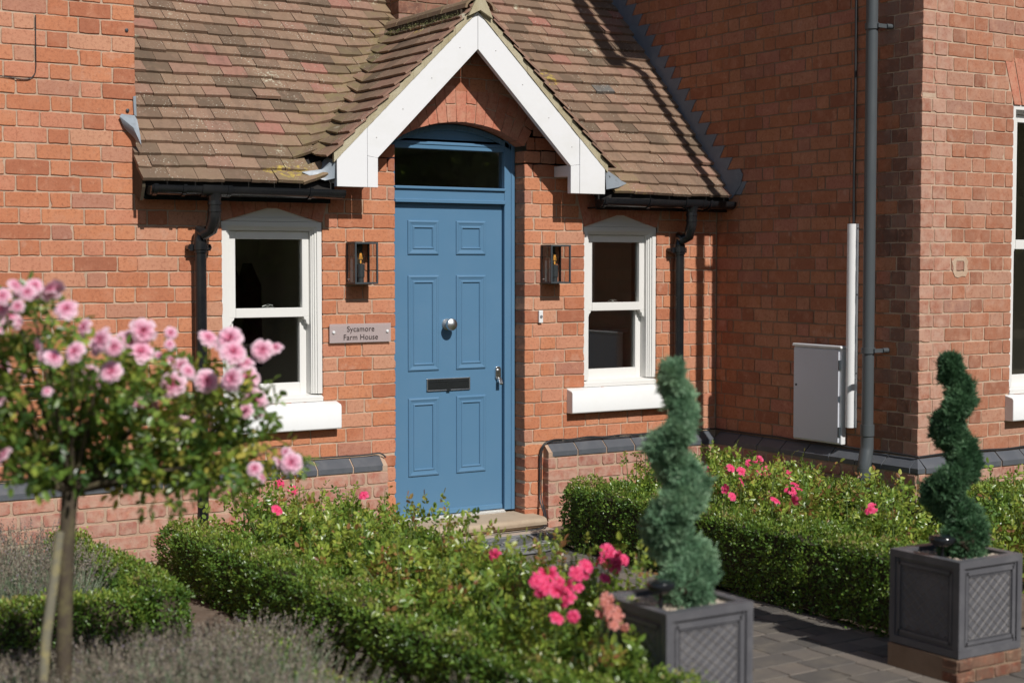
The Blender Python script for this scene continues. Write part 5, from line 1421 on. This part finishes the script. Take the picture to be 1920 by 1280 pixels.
# ------------------------------------------------------------------ standard rose tree
TREE_BLOOMS = [(1.318, -3.482, 1.522, 0.024), (1.333, -3.548, 1.501, 0.023), (1.433, -3.452, 1.508, 0.037), (1.364, -3.523, 1.522, 0.024), (1.43, -3.617, 1.453, 0.033), (1.29, -3.399, 1.45, 0.028), (1.384, -3.141, 1.419, 0.029), (1.327, -3.2, 1.389, 0.029), (1.588, -3.267, 1.38, 0.027), (1.273, -3.489, 1.489, 0.024), (1.42, -3.332, 1.319, 0.027), (1.422, -3.512, 1.299, 0.028), (1.468, -3.564, 1.319, 0.031), (1.539, -3.597, 1.352, 0.034), (1.6, -3.543, 1.326, 0.028), (1.771, -3.186, 1.332, 0.034), (1.8, -3.236, 1.36, 0.04), (1.788, -3.247, 1.294, 0.04), (1.892, -3.25, 1.352, 0.02), (1.778, -3.553, 1.331, 0.016), (1.605, -3.495, 1.248, 0.032), (1.587, -3.337, 1.233, 0.023), (1.616, -3.284, 1.196, 0.02), (1.908, -3.223, 1.255, 0.027), (1.944, -3.21, 1.233, 0.027), (1.82, -3.607, 1.247, 0.022), (1.858, -3.347, 1.184, 0.04), (2.002, -3.314, 1.338, 0.03), (2.043, -3.397, 1.337, 0.04), (1.991, -3.561, 1.303, 0.039), (1.955, -3.413, 1.197, 0.036), (1.962, -3.605, 1.216, 0.035), (2.195, -3.183, 1.18, 0.042), (2.203, -3.217, 1.105, 0.042), (2.107, -3.376, 1.087, 0.024), (2.118, -3.5, 1.299, 0.033), (1.845, -3.196, 1.106, 0.046), (1.736, -3.364, 1.131, 0.02), (1.963, -3.209, 1.019, 0.045), (1.332, -3.176, 1.156, 0.027), (1.302, -3.346, 0.987, 0.03), (2.244, -3.443, 0.908, 0.034), (2.267, -3.351, 0.931, 0.017), (2.113, -3.434, 0.895, 0.024), (1.382, -3.569, 1.2, 0.015)]
RT = empty('rose_tree', (1.50, -3.3, G), 'standard rose tree with pale pink blooms in the left foreground', 'rose tree')
for (x, y, z, r) in TREE_BLOOMS:
    put_flower(rng.choice(PINKM), (x - .065, y - .19, z + .012), r * 1.16, RT, spread=.5)
for (x, y, z, r) in TREE_BLOOMS[1::2]:
    put_flower(rng.choice(PINKM), (x - .04 + rng.uniform(-.05, .05), y - .13, z + rng.uniform(-.05, .03)), r * .85, RT, spread=.6)
for i in range(14):     # blooms on the far and outer side of the crown
    a = rng.uniform(0, 2 * pi); rr = rng.uniform(.35, .55)
    put_flower(rng.choice(PINKM), (1.25 + rr * cos(a) * 1.0 - .12, -3.25 + abs(rr * sin(a)) * .8, rng.uniform(1.15, 1.42)), .034, RT, face=(-.2, .2, .9))
g = np.random.default_rng(77)
def lobe(cx, cy, cz, rx, ry, rz, n):
    d = unit(g.normal(0, 1, (n, 3))); rad = g.random(n) ** .42
    return np.stack([cx + d[:, 0] * rad * rx, cy + d[:, 1] * rad * ry, cz + d[:, 2] * rad * rz], 1), d
LB = [(1.40, -3.30, 1.12, .36, .34, .22, 380), (1.05, -3.25, 1.18, .35, .36, .26, 320), (1.80, -3.32, 1.10, .34, .30, .17, 380), (2.05, -3.34, 1.10, .20, .22, .16, 170), (1.33, -3.36, 1.38, .16, .2, .12, 130),
      (1.92, -3.36, .93, .24, .24, .10, 200), (1.30, -3.35, .98, .26, .22, .12, 200), (2.18, -3.38, .90, .14, .16, .06, 60), (1.62, -3.30, .98, .26, .26, .12, 160), (1.55, -3.5, 1.20, .3, .2, .12, 130), (1.88, -3.36, .86, .26, .24, .10, 110)]
PP_, DD_, TT_ = [], [], []
for L in LB:
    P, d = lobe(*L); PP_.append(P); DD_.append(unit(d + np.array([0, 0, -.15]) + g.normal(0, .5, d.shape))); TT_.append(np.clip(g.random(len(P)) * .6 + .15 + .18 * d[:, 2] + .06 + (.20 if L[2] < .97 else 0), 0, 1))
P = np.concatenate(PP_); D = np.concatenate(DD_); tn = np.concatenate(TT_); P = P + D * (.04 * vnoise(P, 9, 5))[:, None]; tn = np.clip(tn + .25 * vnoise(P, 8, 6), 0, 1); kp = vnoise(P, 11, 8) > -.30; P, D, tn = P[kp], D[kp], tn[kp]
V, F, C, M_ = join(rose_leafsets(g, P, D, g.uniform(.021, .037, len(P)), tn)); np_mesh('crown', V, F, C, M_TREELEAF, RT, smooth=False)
mb = MB()
mb.tube([(1.485, -3.3, G), (1.49, -3.3, .3), (1.50, -3.3, .60), (1.515, -3.3, .80), (1.525, -3.3, .86)], [.029, .027, .026, .028, .034], 14)
for L in LB:
    for k in range(4):
        tx, ty, tz = L[0] + g.uniform(-.7, .7) * L[3], L[1] + g.uniform(-.7, .7) * L[4], L[2] + g.uniform(-.2, .8) * L[5]
        mx_, my_ = 1.52 + (tx - 1.52) * .45, -3.3 + (ty + 3.3) * .45
        mb.tube([(1.522, -3.3, .83), (mx_, my_, .86 + (tz - .86) * .35), (tx, ty, tz)], [.012, .008, .003], 7)
for sx in (-.09, .09): mb.tube([(1.522, -3.3, .84), (1.522 + sx, -3.3, .90), (1.522 + sx * 1.8, -3.3, 1.0)], [.018, .014, .010], 8)
mb.build('trunk', M_BARK, RT, smooth=True)
St = MB(); St.tube([(1.37, -3.36, G), (1.42, -3.34, .36), (1.455, -3.325, .56), (1.478, -3.315, .70)], [.018, .0175, .017, .015], 12)
o = St.build('stake', M_STAKE, None, smooth=True); tag(o, 'leaning grey stake with yellow lichen beside the rose tree trunk', 'stake')

# ------------------------------------------------------------------ lavender
def lavender(name, spots, label, seed, hgt=.30, heads=1.0):
    g = np.random.default_rng(seed); parts = []
    for (x, y, r, s) in spots:
        n = int(1500 * (r / .2) ** 2); a = g.uniform(0, 2 * pi, n); q = np.sqrt(g.random(n)) * r * .75
        P = np.stack([x + q * np.cos(a), y + q * np.sin(a), np.full(n, G) + g.uniform(0, .10, n) * s], 1)
        D = unit(np.stack([np.cos(a) * q / r * .8, np.sin(a) * q / r * .8, np.full(n, 1.)], 1) + g.normal(0, .18, (n, 3)))
        L = g.uniform(.10, .24, n) * s; S = g.normal(0, 1, (n, 3)); S[:, 2] = 0
        parts.append((*blades(P, D, S, L, .0042, rc(n), .05), 0))
        m = int(150 * heads * (r / .2) ** 2); a = g.uniform(0, 2 * pi, m); q = np.sqrt(g.random(m)) * r * .8
        P = np.stack([x + q * np.cos(a), y + q * np.sin(a), np.full(m, G + .10 * s)], 1)
        D = unit(np.stack([np.cos(a) * q / r * .65, np.sin(a) * q / r * .65, np.full(m, 1.)], 1) + g.normal(0, .12, (m, 3)))
        L = g.uniform(.6, 1.15, m) * hgt * s; S = g.normal(0, 1, (m, 3)); S[:, 2] = 0
        parts.append((*blades(P, D, S, L, .0022, rc(m), .02), 0))
        tip = P + D * L[:, None]
        for k in range(9):
            f = k / 8; w = .0075 * (1 - .5 * f) * g.uniform(.8, 1.2, m)
            parts.append((*leaves(tip - D * (f * .045 - .01)[..., None] if False else tip + D * (.012 - .048 * (1 - f)), unit(D + g.normal(0, .6, (m, 3))), g.normal(0, 1, (m, 3)), .013, w, rc(m)), 1))
    V, F, C, M_ = join(parts); o = np_mesh(name, V, F, C, [M_LAVLEAF, M_LAVHEAD], None, smooth=False, midx=M_)
    return tag(o, label, 'lavender', None, 'stuff')
g2 = random.Random(8)
far = [(1.02 + .26 * i + g2.uniform(-.04, .04), -.42 - .32 * j + g2.uniform(-.04, .04), .21, 1.0) for i in range(5) for j in range(4)]
lavender('lavender', far, 'faded lavender filling the box edged bed below the left wall', 31, .27)
near = []
for i in range(7):
    for j in range(9):
        x = .75 + .28 * i + g2.uniform(-.05, .05); y = -2.62 - .30 * j + g2.uniform(-.05, .05)
        if x < 2.45 and y > -5.2: near.append((x, y, .22, g2.uniform(.9, 1.1) * min(1.0, 0.70 + .35 * (-2.6 - y) / .8)))
lavender('lavender', near, 'faded lavender in the left foreground round the rose tree', 32, .27, 1.1)

# ------------------------------------------------------------------ trees of the garden opposite (mirrored in the glass)
def far_tree(cx, cy, h, r, label, seed):
    g = np.random.default_rng(seed); T = empty('garden_tree', (cx, cy, G), label, 'tree', 'trees across the garden facing the house')
    n = 5200; k = g.choice(16, n); cen = g.normal(0, .42, (16, 3)); cen[:, 2] *= .8
    Q = cen[k] + unit(g.normal(0, 1, (n, 3))) * (g.random(n) ** .4 * .5)[:, None]
    P = np.stack([cx + Q[:, 0] * r, cy + Q[:, 1] * r, G + h * .54 + Q[:, 2] * h * .40], 1); P[:, 2] = np.maximum(P[:, 2], G + .1)
    V, F, C = leaves(P, g.normal(0, 1, (n, 3)), g.normal(0, 1, (n, 3)), g.uniform(.25, .5, n), .26, rc(n)); np_mesh('crown', V, F, C, M_FARLEAF, T, smooth=False)
    mb = MB(); mb.tube([(cx, cy, G), (cx + .1, cy, h * .3), (cx, cy + .1, h * .6)], [.28, .2, .1], 10); mb.build('trunk', M_BARK, T, smooth=True)
for i in range(11):
    far_tree(4 + 3.3 * i, -21 - 2.2 * (i % 2), 8.2 + 1.2 * ((i * 7) % 4) / 3, 2.9, 'leafy tree across the garden, number', 300 + i)
for i, o in enumerate([o for o in bpy.data.objects if o.name.startswith('garden_tree')]):
    o['label'] = 'leafy tree in the row across the garden facing the house'
hedge(-6, 40, -27.5, -26.5, 3.2, 'tall dark hedge across the garden behind the trees', seed=20, dens=.012, leaf=(.25, .4), lump=.2, group=None, sc=.1)

# ------------------------------------------------------------------ light, camera
EL, AZ = radians(42), radians(1.0)
to_sun = Vector((sin(AZ) * cos(EL), -cos(AZ) * cos(EL), sin(EL)))
sd = bpy.data.lights.new('sun', 'SUN'); sd.energy = 4.4; sd.angle = radians(.53); sd.color = (1, .972, .925)
so = bpy.data.objects.new('sun', sd); COL.objects.link(so); so.rotation_euler = to_sun.to_track_quat('Z', 'Y').to_euler()
w = bpy.data.worlds.new('World'); SC.world = w; w.use_nodes = True; nt = w.node_tree
bg = nt.nodes['Background']; sky = nt.nodes.new('ShaderNodeTexSky'); sky.sky_type = 'NISHITA'; sky.sun_disc = False
sky.sun_elevation = EL; sky.sun_rotation = pi - AZ; sky.air_density = 1.0; sky.dust_density = .8
nt.links.new(sky.outputs['Color'], bg.inputs['Color']); bg.inputs['Strength'].default_value = .064

cam = bpy.data.cameras.new('camera'); co = bpy.data.objects.new('camera', cam); COL.objects.link(co); SC.camera = co
co.location = (0, -8.476, 1.6); co.rotation_euler = (pi / 2 + radians(-2.901), 0, -radians(32.427))
cam.sensor_width = 36; cam.lens = 2892.115 / 1920 * 36; cam.clip_end = 500; cam.clip_start = .05
cam.dof.use_dof = True; cam.dof.focus_distance = 9.6; cam.dof.aperture_fstop = 1.8
SC.view_settings.view_transform = 'Standard'; SC.view_settings.look = 'None'; SC.view_settings.exposure = 0; SC.view_settings.gamma = 1
SC.render.resolution_x = 1024; SC.render.resolution_y = 682
for o in bpy.data.objects:
    if '_w' in o: del o['_w']
